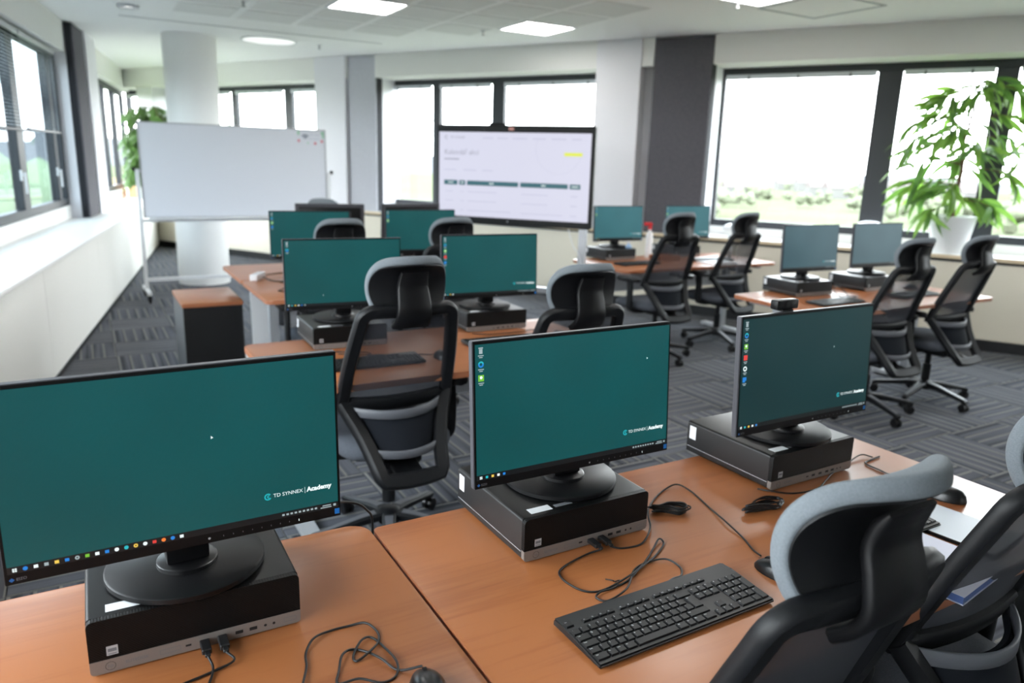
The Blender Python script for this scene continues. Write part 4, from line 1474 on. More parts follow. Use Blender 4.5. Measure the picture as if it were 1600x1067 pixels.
    br = smooth_path([(0, -0.262, 0.930), (0, -0.292, 0.955), (0, -0.308, 0.990), (0, -0.301, 1.035), (0, -0.290, 1.075), (0, -0.296, 1.108), (0, -0.312, 1.136)], 4)
    bm = bmesh.new()
    nb_ = len(br)
    ws = [0.145 - 0.042 * (q / (nb_ - 1)) for q in range(nb_)]
    add_sweep(bm, br, (0, 1, 0.001), ws, [0.022] * (nb_ - 3) + [0.018, 0.014, 0.008])
    obj('headrest_bracket', finish(bm, 'headrest_bracket', BLACK, 50), e)
    for ch in e.children:
        if ch.name.split('.')[0] in ('back_frame', 'back_mesh', 'lower_frame', 'spine', 'lumbar_band', 'lumbar_pad', 'headrest_pad', 'headrest_shell', 'headrest_bracket'):
            ch.location = (0, 0.024, 0.018)
    return e

chair0 = build_chair()
chair_used = []
def chair(x, y, deg, dz, label, spin=0, group='mesh office chairs with headrests'):
    e = copy_tree(chair0)
    chair_used.append(e)
    e.location = (x, y, 0)
    e.rotation_euler = (0, 0, R(deg))
    tag(e, label, 'chair', group)
    for ch in e.children:
        if ch.name.startswith('base'):
            ch.rotation_euler = (0, 0, R(spin))
        else:
            ch.location.z += dz
    return e

chair(0.403, 1.176, 30.4, -0.017, 'office chair nearest the viewer, pale headrest filling the lower right', 10)
chair(0.972, 1.550, 29.2, 0.0, 'office chair at the right picture edge, its mesh back cropped', 40)
chair(-0.500, 2.893, 30.4, 0.031, 'office chair between the two big front screens, seen from behind', 34)
chair(0.178, 3.158, 28.1, -0.010, 'office chair behind the middle front screen, only its headrest and shoulders showing', 20)
p_ = UV(1.325, 4.59); chair(p_.x, p_.y, 30, 0.02, 'office chair in the third row, left one, only the headrest showing', 5)
p_ = UV(2.05, 4.59); chair(p_.x, p_.y, 32, 0.02, 'office chair in the third row, right one, before the presentation screen', 50)
chair(-1.625, 6.62, 212, 0.0, 'office chair facing the viewer behind a black monitor back, top of headrest showing', 20)
chair(1.195, 6.137, 30.3, 0.029, 'office chair right of the presentation screen, left of its pair', -15)
chair(1.882, 6.726, 34.6, 0.011, 'office chair before the right window sill, right of its pair', -40)
chair(2.386, 4.826, 27.3, -0.006, 'office chair half behind the front right screen, on the plant side desk', -30)
chair(2.981, 5.166, 30.5, -0.003, 'office chair furthest right, fully seen with its five legged base', -25)
def drop(o):
    for c_ in list(o.children): drop(c_)
    bpy.data.objects.remove(o, do_unlink=True)
drop(chair0)

# ================================================================== KEYBOARDS AND MICE
KW, KD = 0.432, 0.146
U1 = 0.01905
def key_rows():
    """(x, y, width, depth, legend) of every key, in key units from the main block's lower left."""
    out = []
    def row(y, items, x=0.0):
        for it in items:
            if isinstance(it, (int, float)):
                x += it
                continue
            s, w = it
            out.append((x, y, w, 1.0, s))
            x += w
    row(5.35, [('Esc', 1)])
    for x0, nm in ((2, 1), (6.5, 5), (11, 9)):
        for q in range(4):
            out.append((x0 + q, 5.35, 1, 0.62, 'F%d' % (nm + q)))
    for q, s in enumerate(('Prt', 'Scr', 'Brk')):
        out.append((15.25 + q, 5.35, 1, 0.62, s))
    row(4, [(c, 1) for c in ';1234567890%='] + [('<-', 2)])
    row(3, [('Tab', 1.5)] + [(c, 1) for c in 'QWERTZUIOP/('])
    row(2, [('Caps', 1.75)] + [(c, 1) for c in 'ASDFGHJKL"!'])
    out.append((13.75, 2, 1.25, 2.0, 'Ent'))
    out.append((12.75, 2, 1.0, 1.0, "'"))
    row(1, [('Shift', 1.25), ('\\', 1)] + [(c, 1) for c in 'YXCVBNM,.-'] + [('Shift', 2.75)])
    row(0, [('Ctrl', 1.5), ('Fn', 1), ('Win', 1.0), ('Alt', 1.25), ('', 5.25), ('Alt', 1.25), ('Fn', 1.0), ('Mn', 1.25), ('Ctrl', 1.5)])
    for r_, ss in ((4, ('Ins', 'Hm', 'PU')), (3, ('Del', 'End', 'PD'))):
        for q, s in enumerate(ss): out.append((15.25 + q, r_, 1, 1, s))
    out.append((16.25, 1, 1, 1, '^'))
    for q, s in enumerate('<v>'): out.append((15.25 + q, 0, 1, 1, s))
    for r_, ss in ((4, '#/*-'), (3, '789'), (2, '456'), (1, '123')):
        for q, s in enumerate(ss): out.append((18.5 + q, r_, 1, 1, s))
    out.append((21.5, 2, 1, 2, '+')); out.append((21.5, 0, 1, 2, 'En'))
    out.append((18.5, 0, 2, 1, '0')); out.append((20.5, 0, 1, 1, ','))
    return [k for k in out if not (k[4] == '"' and k[1] == 2 and False)]

key_mesh_cache = {}
def keycap(w, d):
    k = (round(w, 3), round(d, 3))
    if k not in key_mesh_cache:
        x, y = w * U1 / 2 * 0.97 - 0.0011, d * 0.0180 / 2 - 0.0011
        bm = bmesh.new()
        lo = [bm.verts.new((a * x, b * y, 0)) for a, b in ((-1, -1), (1, -1), (1, 1), (-1, 1))]
        hi = [bm.verts.new((a * (x - 0.0012), b * (y - 0.0012) + 0.0003, 0.0036)) for a, b in ((-1, -1), (1, -1), (1, 1), (-1, 1))]
        bm.faces.new(hi)
        for i in range(4): bm.faces.new((lo[i], lo[(i + 1) % 4], hi[(i + 1) % 4], hi[i]))
        key_mesh_cache[k] = finish(bm, 'key', KEY, 0)
    return key_mesh_cache[k]

def build_keyboard(full):
    e = empty('keyboard')
    bm = bmesh.new()
    prof = [(-KD / 2, 0.004), (-KD / 2, 0.013), (KD / 2 - 0.030, 0.0195), (KD / 2 - 0.004, 0.0205), (KD / 2, 0.016), (KD / 2, 0.004)]
    L_ = [bm.verts.new((-KW / 2, y, z)) for y, z in prof]
    R_ = [bm.verts.new((KW / 2, y, z)) for y, z in prof]
    n = len(prof)
    bm.faces.new(L_); bm.faces.new(R_[::-1])
    for i in range(n): bm.faces.new((L_[i], R_[i], R_[(i + 1) % n], L_[(i + 1) % n]))
    es = [ed for ed in bm.edges]
    bmesh.ops.bevel(bm, geom=es, offset=0.003, segments=2, affect='EDGES', clamp_overlap=True)
    obj('keyboard_body', finish(bm, 'keyboard_body', KB_BODY), e)
    for x in (-0.18, 0.18):
        obj('foot', boxes('foot', [(x - 0.015, x + 0.015, -0.06, -0.05, 0, 0.005), (x - 0.015, x + 0.015, 0.05, 0.06, 0, 0.005)], BLACK), e)
    slope = math.atan2(0.0065, KD - 0.03)
    Mk = Matrix.Translation((-0.2135, -KD / 2 + 0.0085, 0.0132)) @ Matrix.Rotation(slope, 4, 'X')
    joined = bmesh.new()
    lg = bmesh.new()
    for (x, y, w, d, s) in key_rows():
        cx, cy = (x + w / 2) * U1 * 0.990, (y + d / 2) * 0.0180
        me = keycap(w, d)
        if full:
            o = obj('key', me, e)
            o.matrix_local = Mk @ Matrix.Translation((cx, cy, 0.0004))
            if s:
                t = text_mesh(s, 0.0052 if len(s) < 2 else 0.0036, LEGEND)
                off = bmesh.new(); off.from_mesh(t)
                tm = Mk @ Matrix.Translation((cx - w * U1 / 2 + 0.0034, cy + d * 0.009 - 0.0052, 0.0043)) @ Matrix.Rotation(R(-90), 4, 'X')
                bmesh.ops.transform(off, matrix=tm, verts=off.verts)
                vm = {v: lg.verts.new(v.co) for v in off.verts}
                for f in off.faces:
                    try: lg.faces.new([vm[v] for v in f.verts])
                    except ValueError: pass
                off.free()
        else:
            tmp = bmesh.new(); tmp.from_mesh(me)
            bmesh.ops.transform(tmp, matrix=Mk @ Matrix.Translation((cx, cy, 0.0004)), verts=tmp.verts)
            vm = {v: joined.verts.new(v.co) for v in tmp.verts}
            for f in tmp.faces: joined.faces.new([vm[v] for v in f.verts])
            tmp.free()
    if full:
        o = obj('key_legends', finish(lg, 'key_legends', LEGEND, 0), e)
        o['kind'] = 'stuff'
    else:
        o = obj('keys', finish(joined, 'keys', KEY, 0), e)
        o['kind'] = 'stuff'
    return e

kb = build_keyboard(True)
kb.location = (0.3145, 1.273, DESK_Z)
kb.rotation_euler = (0, 0, R(30.8))
tag(kb, 'full black keyboard with number pad in front of the middle front screen', 'keyboard', 'black keyboards')
kb_proto = None
def keyboard(x, y, deg, label):
    global kb_proto
    e = copy_tree(kb_proto) if kb_proto else build_keyboard(False)
    kb_proto = kb_proto or e
    e.location = (x, y, DESK_Z)
    e.rotation_euler = (0, 0, R(deg))
    tag(e, label, 'keyboard', 'black keyboards')
keyboard(0.842, 1.625, 31, 'black keyboard half hidden behind the nearest pale headrest')
keyboard(-0.585, 3.015, 29, 'black keyboard seen through the mesh of the chair in the second row')
keyboard(-0.02, 3.47, 28, 'black keyboard in front of the right computer of the second row')
keyboard(1.09, 6.56, 32, 'black keyboard beside the presentation screen, partly behind a chair')
keyboard(1.86, 6.99, 30, 'black keyboard lying by white papers before the dark felt panel')
keyboard(2.135, 4.86, 31, 'black keyboard in front of the left computer on the plant side desk')
keyboard(2.86, 5.27, 30, 'black keyboard in front of the right computer on the plant side desk')

def build_mouse():
    e = empty('mouse')
    def f(a, b):
        x = a * math.sqrt(1 - 0.5 * b * b)
        y = b * math.sqrt(1 - 0.5 * a * a)
        rr_ = min(1.0, math.sqrt(x * x + y * y))
        z = 0.036 * (max(0, 1 - rr_ ** 2.6)) ** 0.5 * (0.86 - 0.20 * y - 0.25 * max(0, y) ** 2)
        return Vector((x * (0.031 - 0.004 * max(0, y)), y * 0.057, 0.003 + z))
    obj('shell', grid_mesh('shell', f, 20, 26, BLACK_SATIN), e)
    obj('underside', prism('underside', [(0.030 * math.cos(2 * PI * k / 32), 0.056 * math.sin(2 * PI * k / 32)) for k in range(32)], 0.0, 0.0032, BLACK), e)
    bm = bmesh.new()
    bmesh.ops.create_cone(bm, cap_ends=True, segments=20, radius1=0.009, radius2=0.009, depth=0.006, matrix=Matrix.Translation((0, 0.026, 0.0215)) @ Matrix.Rotation(R(90), 4, 'Y'))
    obj('wheel', finish(bm, 'wheel', BLACK), e)
    obj('button_seam', tube('button_seam', [(0, 0.050, 0.0155), (0, 0.042, 0.0225)], 0.0006, DARK_SLOT, 6, False, 0), e)
    return e
mouse_proto = build_mouse()
mouse_first = [True]
def mouse(x, y, deg, label):
    e = mouse_proto if mouse_first[0] else copy_tree(mouse_proto)
    mouse_first[0] = False
    e.location = (x, y, DESK_Z)
    e.rotation_euler = (0, 0, R(deg))
    tag(e, label, 'mouse', 'black computer mice')
mouse(-0.118, 1.035, 20, 'black mouse cut off by the bottom picture edge')
mouse(0.585, 1.435, 40, 'black mouse between the big keyboard and the nearest pale headrest')
mouse(1.168, 1.850, 50, 'black mouse on the sunlit desk corner above the pale folders')
mouse(-0.310, 3.155, 20, 'black mouse seen through the chair mesh in the second row')
mouse(0.235, 3.62, 30, 'black mouse right of the keyboard in the second row')
mouse(3.02, 5.62, 30, 'black mouse on the plant side desk at its right end')

# ================================================================== CABLES
def cable(name, pts, label, r=0.0022, m=CABLE, group='black desk cables', cat='cable', z=DESK_Z):
    rc = random.Random(len(pts))
    P3 = []
    for i, p in enumerate(pts):
        zz = p[2] if len(p) > 2 else z + r + 0.0006 + (0.0045 if i % 3 == 1 and len(pts) > 8 else 0.0)
        P3.append((p[0], p[1], zz))
    o = tag(obj(name, tube(name, P3, r, m, 7, False, 6)), label, cat, group)
    return o
cz = DESK_Z + 0.0145
# the two plugs of the front left and front middle computers
def plug_tip(x, y, yaw, px):
    u = Vector((math.cos(yaw), math.sin(yaw), 0)); v = Vector((-u.y, u.x, 0))
    p = Vector((x, y, 0)) + u * (PCW / 2 + px) + v * (-0.048)
    return (p.x, p.y, cz)
pl1, pl2 = plug_tip(-0.6716, 1.0482, 0.5163, 0.004), plug_tip(-0.6716, 1.0482, 0.5163, 0.033)
pm1, pm2 = plug_tip(0.0393, 1.4466, 0.5351, 0.004), plug_tip(0.0393, 1.4466, 0.5351, 0.033)
cable('usb_cable', [pl1, (-0.482, 1.075, DESK_Z + 0.006), (-0.476, 1.045), (-0.470, 0.99), (-0.45, 0.93)], 'short black cable from the left plug of the front left computer')
cable('usb_cable', [pl2, (-0.455, 1.095, DESK_Z + 0.006), (-0.49, 1.062), (-0.52, 1.035), (-0.56, 0.99)], 'short black cable from the right plug of the front left computer, running off left')
cable('mouse_cable', [(-0.30, 0.93), (-0.318, 1.00), (-0.329, 1.083), (-0.341, 1.124), (-0.337, 1.16), (-0.316, 1.189), (-0.284, 1.206), (-0.255, 1.210), (-0.231, 1.193), (-0.222, 1.165), (-0.231, 1.129), (-0.249, 1.108), (-0.258, 1.122), (-0.252, 1.158), (-0.237, 1.174), (-0.21, 1.148), (-0.180, 1.104), (-0.177, 1.073), (-0.198, 1.056), (-0.235, 1.058), (-0.268, 1.05), (-0.274, 1.085), (-0.276, 1.118), (-0.263, 1.139), (-0.235, 1.132), (-0.205, 1.108), (-0.175, 1.088), (-0.135, 1.088, DESK_Z + 0.012)], 'tangled black mouse cable on the front left desk')
cable('keyboard_cable', [pm1, (0.176, 1.484, DESK_Z + 0.005), (0.124, 1.434), (0.114, 1.403), (0.130, 1.362), (0.164, 1.343), (0.203, 1.352), (0.263, 1.403), (0.299, 1.457), (0.330, 1.519), (0.352, 1.562), (0.360, 1.546), (0.330, 1.491), (0.287, 1.430), (0.255, 1.388), (0.218, 1.356), (0.193, 1.336), (0.183, 1.322), (0.205, 1.312), (0.248, 1.352), (0.274, 1.429), (0.306, 1.462), (0.350, 1.472), (0.376, 1.448), (0.372, 1.415), (0.352, 1.395), (0.335, 1.372, DESK_Z + 0.012)], 'looped and tied black keyboard cable beside the big keyboard')
cable('keyboard_cable_tie', [(0.226, 1.361), (0.236, 1.372, DESK_Z + 0.012), (0.228, 1.384), (0.222, 1.374, DESK_Z + 0.010), (0.21, 1.392)], 'thin twist tie round the looped keyboard cable', 0.0014)
cable('usb_cable', [pm2, (0.237, 1.524, DESK_Z + 0.005), (0.262, 1.522), (0.305, 1.541), (0.329, 1.578), (0.345, 1.635), (0.350, 1.700), (0.362, 1.735), (0.385, 1.79), (0.421, 1.845), (0.458, 1.868), (0.490, 1.832), (0.514, 1.740), (0.533, 1.655), (0.554, 1.585), (0.560, 1.533), (0.564, 1.492, DESK_Z + 0.011)], 'black mouse cable arching from the front middle computer to its mouse')
def bundle(c, ang, ln, wd, label, n=7):
    bm = bmesh.new()
    rb = random.Random(int(ln * 1e4))
    ca, sa = math.cos(ang), math.sin(ang)
    for q in range(n):
        k = rb.uniform(0.7, 1.05)
        pts = []
        for s in range(12):
            a = 2 * PI * s / 12
            x, y = ln / 2 * math.cos(a) * k, wd / 2 * math.sin(a) * rb.uniform(.5, 1.1) * (0.45 + 0.55 * (math.cos(a) > 0))
            pts.append((c[0] + x * ca - y * sa, c[1] + x * sa + y * ca, DESK_Z + 0.004 + q * 0.0028 + 0.002 * math.sin(2 * a)))
        add_tube(bm, smooth_path(pts, 3, True), 0.0021, 6, True)
    e = tag(obj('cable_bundle', finish(bm, 'cable_bundle', CABLE, 60)), label, 'cable', 'black desk cables')
    return e
bundle((0.405, 1.712), R(4), 0.105, 0.040, 'tied bundle of black cable at the right side of the front middle computer')
bundle((0.650, 1.745), R(28), 0.135, 0.05, 'tied bundle of black cable left of the half hidden keyboard')
cable('keyboard_cable', [(0.675, 1.865), (0.703, 1.843), (0.764, 1.843), (0.839, 1.875), (0.883, 1.925), (0.93, 1.99), (1.009, 2.071), (1.071, 2.126), (1.105, 2.120)], 'black cable along the front of the front right computer')
cable('mouse_cable', [(1.150, 1.905, DESK_Z + 0.01), (1.11, 1.95), (1.08, 2.02), (1.06, 2.07), (1.09, 2.10), (1.13, 2.13)], 'black mouse cable behind the nearest pale headrest on the sunlit desk')
cable('keyboard_cable', [(-0.63, 3.14), (-0.57, 3.17), (-0.50, 3.17), (-0.42, 3.19), (-0.36, 3.195), (-0.322, 3.20, DESK_Z + 0.01)], 'black cable loop seen through the chair mesh in the second row')
cable('keyboard_cable', [(-0.89, 3.16), (-0.83, 3.17), (-0.78, 3.19), (-0.70, 3.185), (-0.65, 3.20), (-0.62, 3.17), (-0.68, 3.15), (-0.76, 3.155)], 'tangled black cable before the left computer of the second row')
cable('keyboard_cable', [(-0.20, 3.63), (-0.12, 3.62), (-0.04, 3.66), (0.05, 3.71), (0.09, 3.76), (0.13, 3.76), (0.18, 3.72)], 'tangled black cable before the right computer of the second row')
cable('keyboard_cable', [(2.22, 5.06), (2.28, 5.05), (2.33, 5.11), (2.30, 5.17, DESK_Z + 0.05), (2.24, 5.14, DESK_Z + 0.07), (2.22, 5.10, DESK_Z + 0.04), (2.27, 5.06), (2.36, 5.08), (2.40, 5.13), (2.37, 5.16), (2.31, 5.11), (2.26, 5.12)], 'tangled shiny cable before the left computer on the plant side desk', 0.003)
cable('screen_cable', [(-0.47, 1.40, 0.86), (-0.42, 1.50, 0.83), (-0.37, 1.585, 0.80), (-0.335, 1.622, 0.765), (-0.322, 1.632, 0.70), (-0.34, 1.64, 0.4), (-0.36, 1.66, 0.02)], 'thin dark cable curving over the rounded back corner of the front left desk', 0.003)

# ================================================================== PAPERS ON THE RIGHT FRONT DESK
f1 = empty('document_folder', (1.088, 1.692, DESK_Z + 0.0002), R(-52), 'pale plastic folder under the mouse on the front right desk', 'folder')
obj('cover', box('cover', -0.125, 0.140, -0.085, 0.085, 0.006, 0.0075, FOLDER, 0.0006, 1), f1)
obj('sheets', box('sheets', -0.12, 0.135, -0.08, 0.082, 0.0012, 0.0058, PAPER), f1)
obj('back_cover', box('back_cover', -0.125, 0.140, -0.085, 0.085, 0, 0.0011, FOLDER), f1)
obj('black_spine', box('black_spine', -0.125, 0.140, -0.0885, -0.0852, 0, 0.008, BLACK), f1, None, None, 'black spine strip')
f2 = empty('booklet', (0.915, 1.516, DESK_Z + 0.0002), R(-52), 'thick lavender grey booklet with blue edge, behind the nearest headrest', 'booklet')
obj('pages', box('pages', -0.115, 0.145, -0.105, 0.105, 0.002, 0.018, BOOK_BLUE), f2, None, None, 'blue page block edge')
obj('cover', box('cover', -0.117, 0.147, -0.107, 0.107, 0.0182, 0.0196, BOOK_TOP), f2)
obj('cover', box('cover', -0.117, 0.147, -0.107, 0.107, 0, 0.0018, BOOK_TOP), f2)
bm = bmesh.new()
add_tube(bm, smooth_path([(0.075, -0.05, 0.0199), (0.085, -0.044, 0.0199), (0.1, -0.05, 0.0199), (0.115, -0.043, 0.0199), (0.12, -0.052, 0.0199), (0.1, -0.056, 0.0199), (0.085, -0.055, 0.0199)], 4, True), 0.0007, 5, True)
obj('cover_mark', finish(bm, 'cover_mark', LABEL_INK, 60), f2)

# ================================================================== PEDESTAL
pd_ = empty('pedestal', UV(0.67, 5.36), GA, 'black pedestal with orange wood top, left of the second row desk', 'pedestal')
pw, pdp, ph = 0.19, 0.30, 0.60
pd_.location = UV(0.71, 5.26 + 0.32)
obj('body', box('body', -pw, pw, -pdp + 0.02, pdp, 0.03, ph - 0.026, PED_SIDE, 0.002, 1), pd_)
obj('top', prism('top', round_rect(-pw - 0.005, pw + 0.005, -pdp - 0.006, pdp + 0.004, 0.008), ph - 0.0255, ph, WOOD, 0.002, WOOD_EDGE), pd_)
obj('front_panel', box('front_panel', -pw + 0.001, pw - 0.001, -pdp, -pdp + 0.019, 0.03, ph - 0.028, PED_BLACK, 0.001, 1), pd_)
for x in (-pw + 0.04, pw - 0.04):
    for y in (-pdp + 0.06, pdp - 0.05):
        obj('caster', lathe('caster', [(0, 0), (0.018, 0), (0.018, 0.0295), (0, 0.0295)], BLACK, 14), pd_, (x, y, 0))

# ================================================================== WHITEBOARD
wbw, wbh = 2.0, 1.0
wbd = empty('whiteboard', (-3.983, 8.037, 0), R(31.1), 'rolling whiteboard on a white frame before the round column', 'whiteboard')
obj('panel', box('panel', 0.012, wbw - 0.012, 0.0, 0.02, 0.888 + 0.012, 1.888 - 0.012, WB_FACE), wbd)
bm = bmesh.new()
add_box(bm, 0, wbw, -0.004, 0.024, 0.888, 0.9); add_box(bm, 0, wbw, -0.004, 0.024, 1.876, 1.888)
add_box(bm, 0, 0.012, -0.004, 0.024, 0.9, 1.876); add_box(bm, wbw - 0.012, wbw, -0.004, 0.024, 0.9, 1.876)
obj('frame', finish(bm, 'frame', ALU, 0), wbd)
obj('pen_tray', box('pen_tray', 0.05, wbw - 0.05, -0.055, -0.0045, 0.872, 0.887, WHITE_METAL, 0.003, 1), wbd)
for x in (-0.03, wbw + 0.03):
    bm = bmesh.new()
    add_box(bm, x - 0.018, x + 0.018, 0.0, 0.036, 0.10, 1.40)
    add_box(bm, x - 0.02, x + 0.02, -0.27, 0.30, 0.085, 0.12)
    add_box(bm, x - 0.018 if x < 0 else x - 0.06, x + 0.06 if x < 0 else x + 0.018, 0.0245, 0.034, 1.36, 1.40)
    pst = obj('post', finish(bm, 'post', WHITE_METAL, 0), wbd)
    obj('clamp_knob', lathe('clamp_knob', [(0, 0), (0.022, 0), (0.022, 0.03), (0, 0.03)], BLACK, 16), pst, (x + (0.019 if x > 0 else -0.019), 0.018, 1.40), (0, R(90 if x > 0 else -90), 0))
    for y in (-0.24, 0.27):
        cb = bmesh.new()
        bmesh.ops.create_cone(cb, cap_ends=True, segments=18, radius1=0.034, radius2=0.034, depth=0.024, matrix=Matrix.Translation((x, y, 0.035)) @ Matrix.Rotation(R(90), 4, 'Y'))
        add_box(cb, x - 0.02, x + 0.02, y - 0.012, y + 0.012, 0.03, 0.0845)
        obj('caster', finish(cb, 'caster', BLACK), pst)
obj('crossbar', box('crossbar', -0.01, wbw + 0.01, 0.004, 0.03, 0.20, 0.235, WHITE_METAL), wbd)
obj('crossbar', box('crossbar', -0.01, wbw + 0.01, 0.026, 0.045, 0.84, 0.87, WHITE_METAL), wbd)
# the little network note drawn in the upper right corner
wy = -0.0012
nx, nz = 1.73, 1.80
for k_ in range(3):
    obj('drawn_signal', disc('drawn_signal', nx + 0.03, nz - 0.03, 0.022 + 0.018 * k_, NAVY_INK, wy, 12, 0.011 + 0.018 * k_, R(45), R(135)), wbd)
for (x, z, m_) in ((nx - 0.045, nz - 0.045, RED_INK), (nx + 0.145, nz - 0.07, RED_INK), (nx + 0.225, nz - 0.045, RED_INK)):
    for a in range(5):
        obj('drawn_petal', disc('drawn_petal', x + 0.009 * math.cos(a * 1.257), z + 0.009 * math.sin(a * 1.257), 0.007, m_, wy, 8), wbd)
obj('drawn_leaves', quads('drawn_leaves', [(nx - 0.06, nx - 0.035, nz + 0.02, nz + 0.065), (nx + 0.05, nx + 0.07, nz - 0.075, nz - 0.06), (nx + 0.215, nx + 0.25, nz + 0.03, nz + 0.065), (nx + 0.23, nx + 0.25, nz - 0.01, nz + 0.03)], GREEN_INK, wy), wbd)
obj('drawn_lines', quads('drawn_lines', [(nx + 0.075, nx + 0.13, nz + 0.022, nz + 0.030), (nx + 0.14, nx + 0.20, nz + 0.022, nz + 0.030), (nx + 0.07, nx + 0.115, nz - 0.025, nz - 0.017), (nx + 0.125, nx + 0.20, nz - 0.025, nz - 0.017)], GREY_INK, wy), wbd)['kind'] = 'stuff'

# ================================================================== PRESENTATION SCREEN
tw, th = 1.46, 0.85
tv = empty('presentation_screen', (-0.726, 6.874, 0), -0.3666, 'large wall sized presentation screen on a stand, showing a white calendar page', 'screen')
tz = 1.04
bm = bmesh.new()
add_box(bm, 0, tw, 0.0, 0.06, tz, tz + th)
bmesh.ops.bevel(bm, geom=bm.edges[:], offset=0.012, segments=3, affect='EDGES')
obj('housing', finish(bm, 'housing', BLACK), tv)
bl, br_, bt, bb = 0.028, 0.030, 0.062, 0.058
page = obj('display', quads('display', [(bl, tw - br_, tz + bb, tz + th - bt)], E_PAGE, -0.0008), tv)
pw_, ph_ = tw - bl - br_, th - bt - bb
def pq(name, lst, m):     # rectangles in page fractions, y downwards
    return obj(name, quads(name, [(bl + a * pw_, bl + b * pw_, tz + bb + (1 - d) * ph_, tz + bb + (1 - c) * ph_) for a, b, c, d in lst], m, -0.0016), page)
def pt(name, s, x, y, size, m, bold=0.0, align='LEFT'):
    return obj(name, text_mesh(s, size, m, bold, align), page, (bl + x * pw_, -0.0016, tz + bb + (1 - y) * ph_))
pt('page_title', 'Kalend\u00e1\u0159 akc\u00ed', 0.036, 0.238, 0.062, E_TEXT)
pt('page_brand', 'TD SYNNEX', 0.076, 0.064, 0.027, E_TEXT)
obj('logo_mark', disc('logo_mark', bl + 0.050 * pw_, tz + bb + 0.936 * ph_, 0.017, E_TEXT, -0.0016, 20, 0.011, R(40), R(330)), page)
pq('menu_item', [(0.30, 0.37, 0.062, 0.074), (0.40, 0.47, 0.062, 0.074), (0.50, 0.595, 0.062, 0.074), (0.63, 0.715, 0.062, 0.074), (0.75, 0.845, 0.062, 0.074), (0.88, 0.94, 0.062, 0.074)], E_LIGHT)
pq('subtitle_line', [(0.036, 0.14, 0.312, 0.326)], E_TEXT)
pq('filter_line', [(0.036, 0.12, 0.44, 0.451), (0.17, 0.26, 0.44, 0.451), (0.30, 0.37, 0.44, 0.451)], E_LIGHT)
pq('button', [(0.835, 0.948, 0.215, 0.255)], E_LIME)
pq('table_header', [(0.036, 0.130, 0.57, 0.625), (0.142, 0.185, 0.57, 0.625), (0.197, 0.545, 0.57, 0.625), (0.558, 0.866, 0.57, 0.625), (0.878, 0.945, 0.57, 0.625)], E_TEALBAR)
obj('header_words', quads('header_words', [(bl + a * pw_, bl + b * pw_, tz + bb + (1 - d) * ph_, tz + bb + (1 - c) * ph_) for a, b, c, d in [(0.065, 0.10, 0.592, 0.602), (0.153, 0.173, 0.592, 0.602), (0.35, 0.38, 0.592, 0.602), (0.695, 0.725, 0.592, 0.602), (0.89, 0.932, 0.592, 0.602)]], E_WHITE, -0.0024), page)
for yy in (0.70, 0.81, 0.925):
    for cell in [(0.045, 0.10, yy, yy + 0.008), (0.15, 0.175, yy, yy + 0.008), (0.203, 0.40 if yy < 0.9 else 0.50, yy, yy + 0.009), (0.565, 0.74 if yy < 0.9 else 0.84, yy + 0.004, yy + 0.012), (0.887, 0.93, yy + 0.004, yy + 0.014)]:
        pq('table_cell', [cell], E_LIGHT)
obj('drawn_curve', disc('drawn_curve', bl + 0.80 * pw_, tz + bb + 0.82 * ph_, 0.205, E_LIGHT, -0.0014, 40, 0.203, R(160), R(345)), page)
obj('camera_module', box('camera_module', 0.69, 0.74, -0.003, 0.0, tz + th - 0.044, tz + th - 0.02, mat('pinkish_camera_cover', rgb(200, 140, 130), 0.4), 0.002, 1), tv)
obj('status_light', disc('status_light', 0.70, tz + 0.03, 0.006, GREY_METAL, -0.0012, 12), tv)
obj('camera_bar', box('camera_bar', 0.50, 0.64, 0.01, 0.05, tz + th + 0.001, tz + th + 0.018, BLACK, 0.004, 1), tv)
for x in (0.12, tw - 0.09):
    bm = bmesh.new()
    add_box(bm, x - 0.032, x + 0.032, 0.061, 0.115, 0.06, tz + 0.55)
    obj('post', finish(bm, 'post', ALU), tv)
    ft = obj('foot', box('foot', x - 0.03, x + 0.03, -0.10, 0.40, 0.062 - 0.002, 0.10, BLACK, 0.004, 1), tv)
    for y in (-0.07, 0.37):
        cb = bmesh.new()
        bmesh.ops.create_cone(cb, cap_ends=True, segments=16, radius1=0.03, radius2=0.03, depth=0.022, matrix=Matrix.Translation((x, y, 0.031)) @ Matrix.Rotation(R(90), 4, 'Y'))
        obj('caster', finish(cb, 'caster', BLACK), ft)
obj('crossbar', box('crossbar', 0.15, tw - 0.12, 0.07, 0.105, 0.45, 0.50, ALU), tv)
tag(obj('power_cable', tube('power_cable', [(0.46, 6.50, 1.03), (0.50, 6.47, 0.9), (0.56, 6.44, 0.80), (0.60, 6.44, 0.60), (0.62, 6.46, 0.20), (0.63, 6.5, 0.01)], 0.004, CABLE_WHITE, 7)), 'thin white cable hanging below the presentation screen', 'cable')

# ================================================================== PLANTS
def leaf_mesh(length, width, droop, name='leaf', m=None):
    bm = bmesh.new()
    n = 6
    L_, R_, C_ = [], [], []
    for i in range(n + 1):
        t_ = i / n
        w = width * (math.sin(PI * min(1, t_ * 0.92 + 0.06)) ** 0.8) * 0.5
        if i == n: w = 0.0006
        x = length * t_ * (1 - 0.25 * droop * t_)
        z = -droop * length * t_ * t_
        C_.append(bm.verts.new((x, 0, z)))
        L_.append(bm.verts.new((x, w, z + w * 0.25)))
        R_.append(bm.verts.new((x, -w, z + w * 0.25)))
    for i in range(n):
        bm.faces.new((C_[i], C_[i + 1], L_[i + 1], L_[i]))
        bm.faces.new((R_[i], R_[i + 1], C_[i + 1], C_[i]))
    return finish(bm, name, m or LEAF, 60)

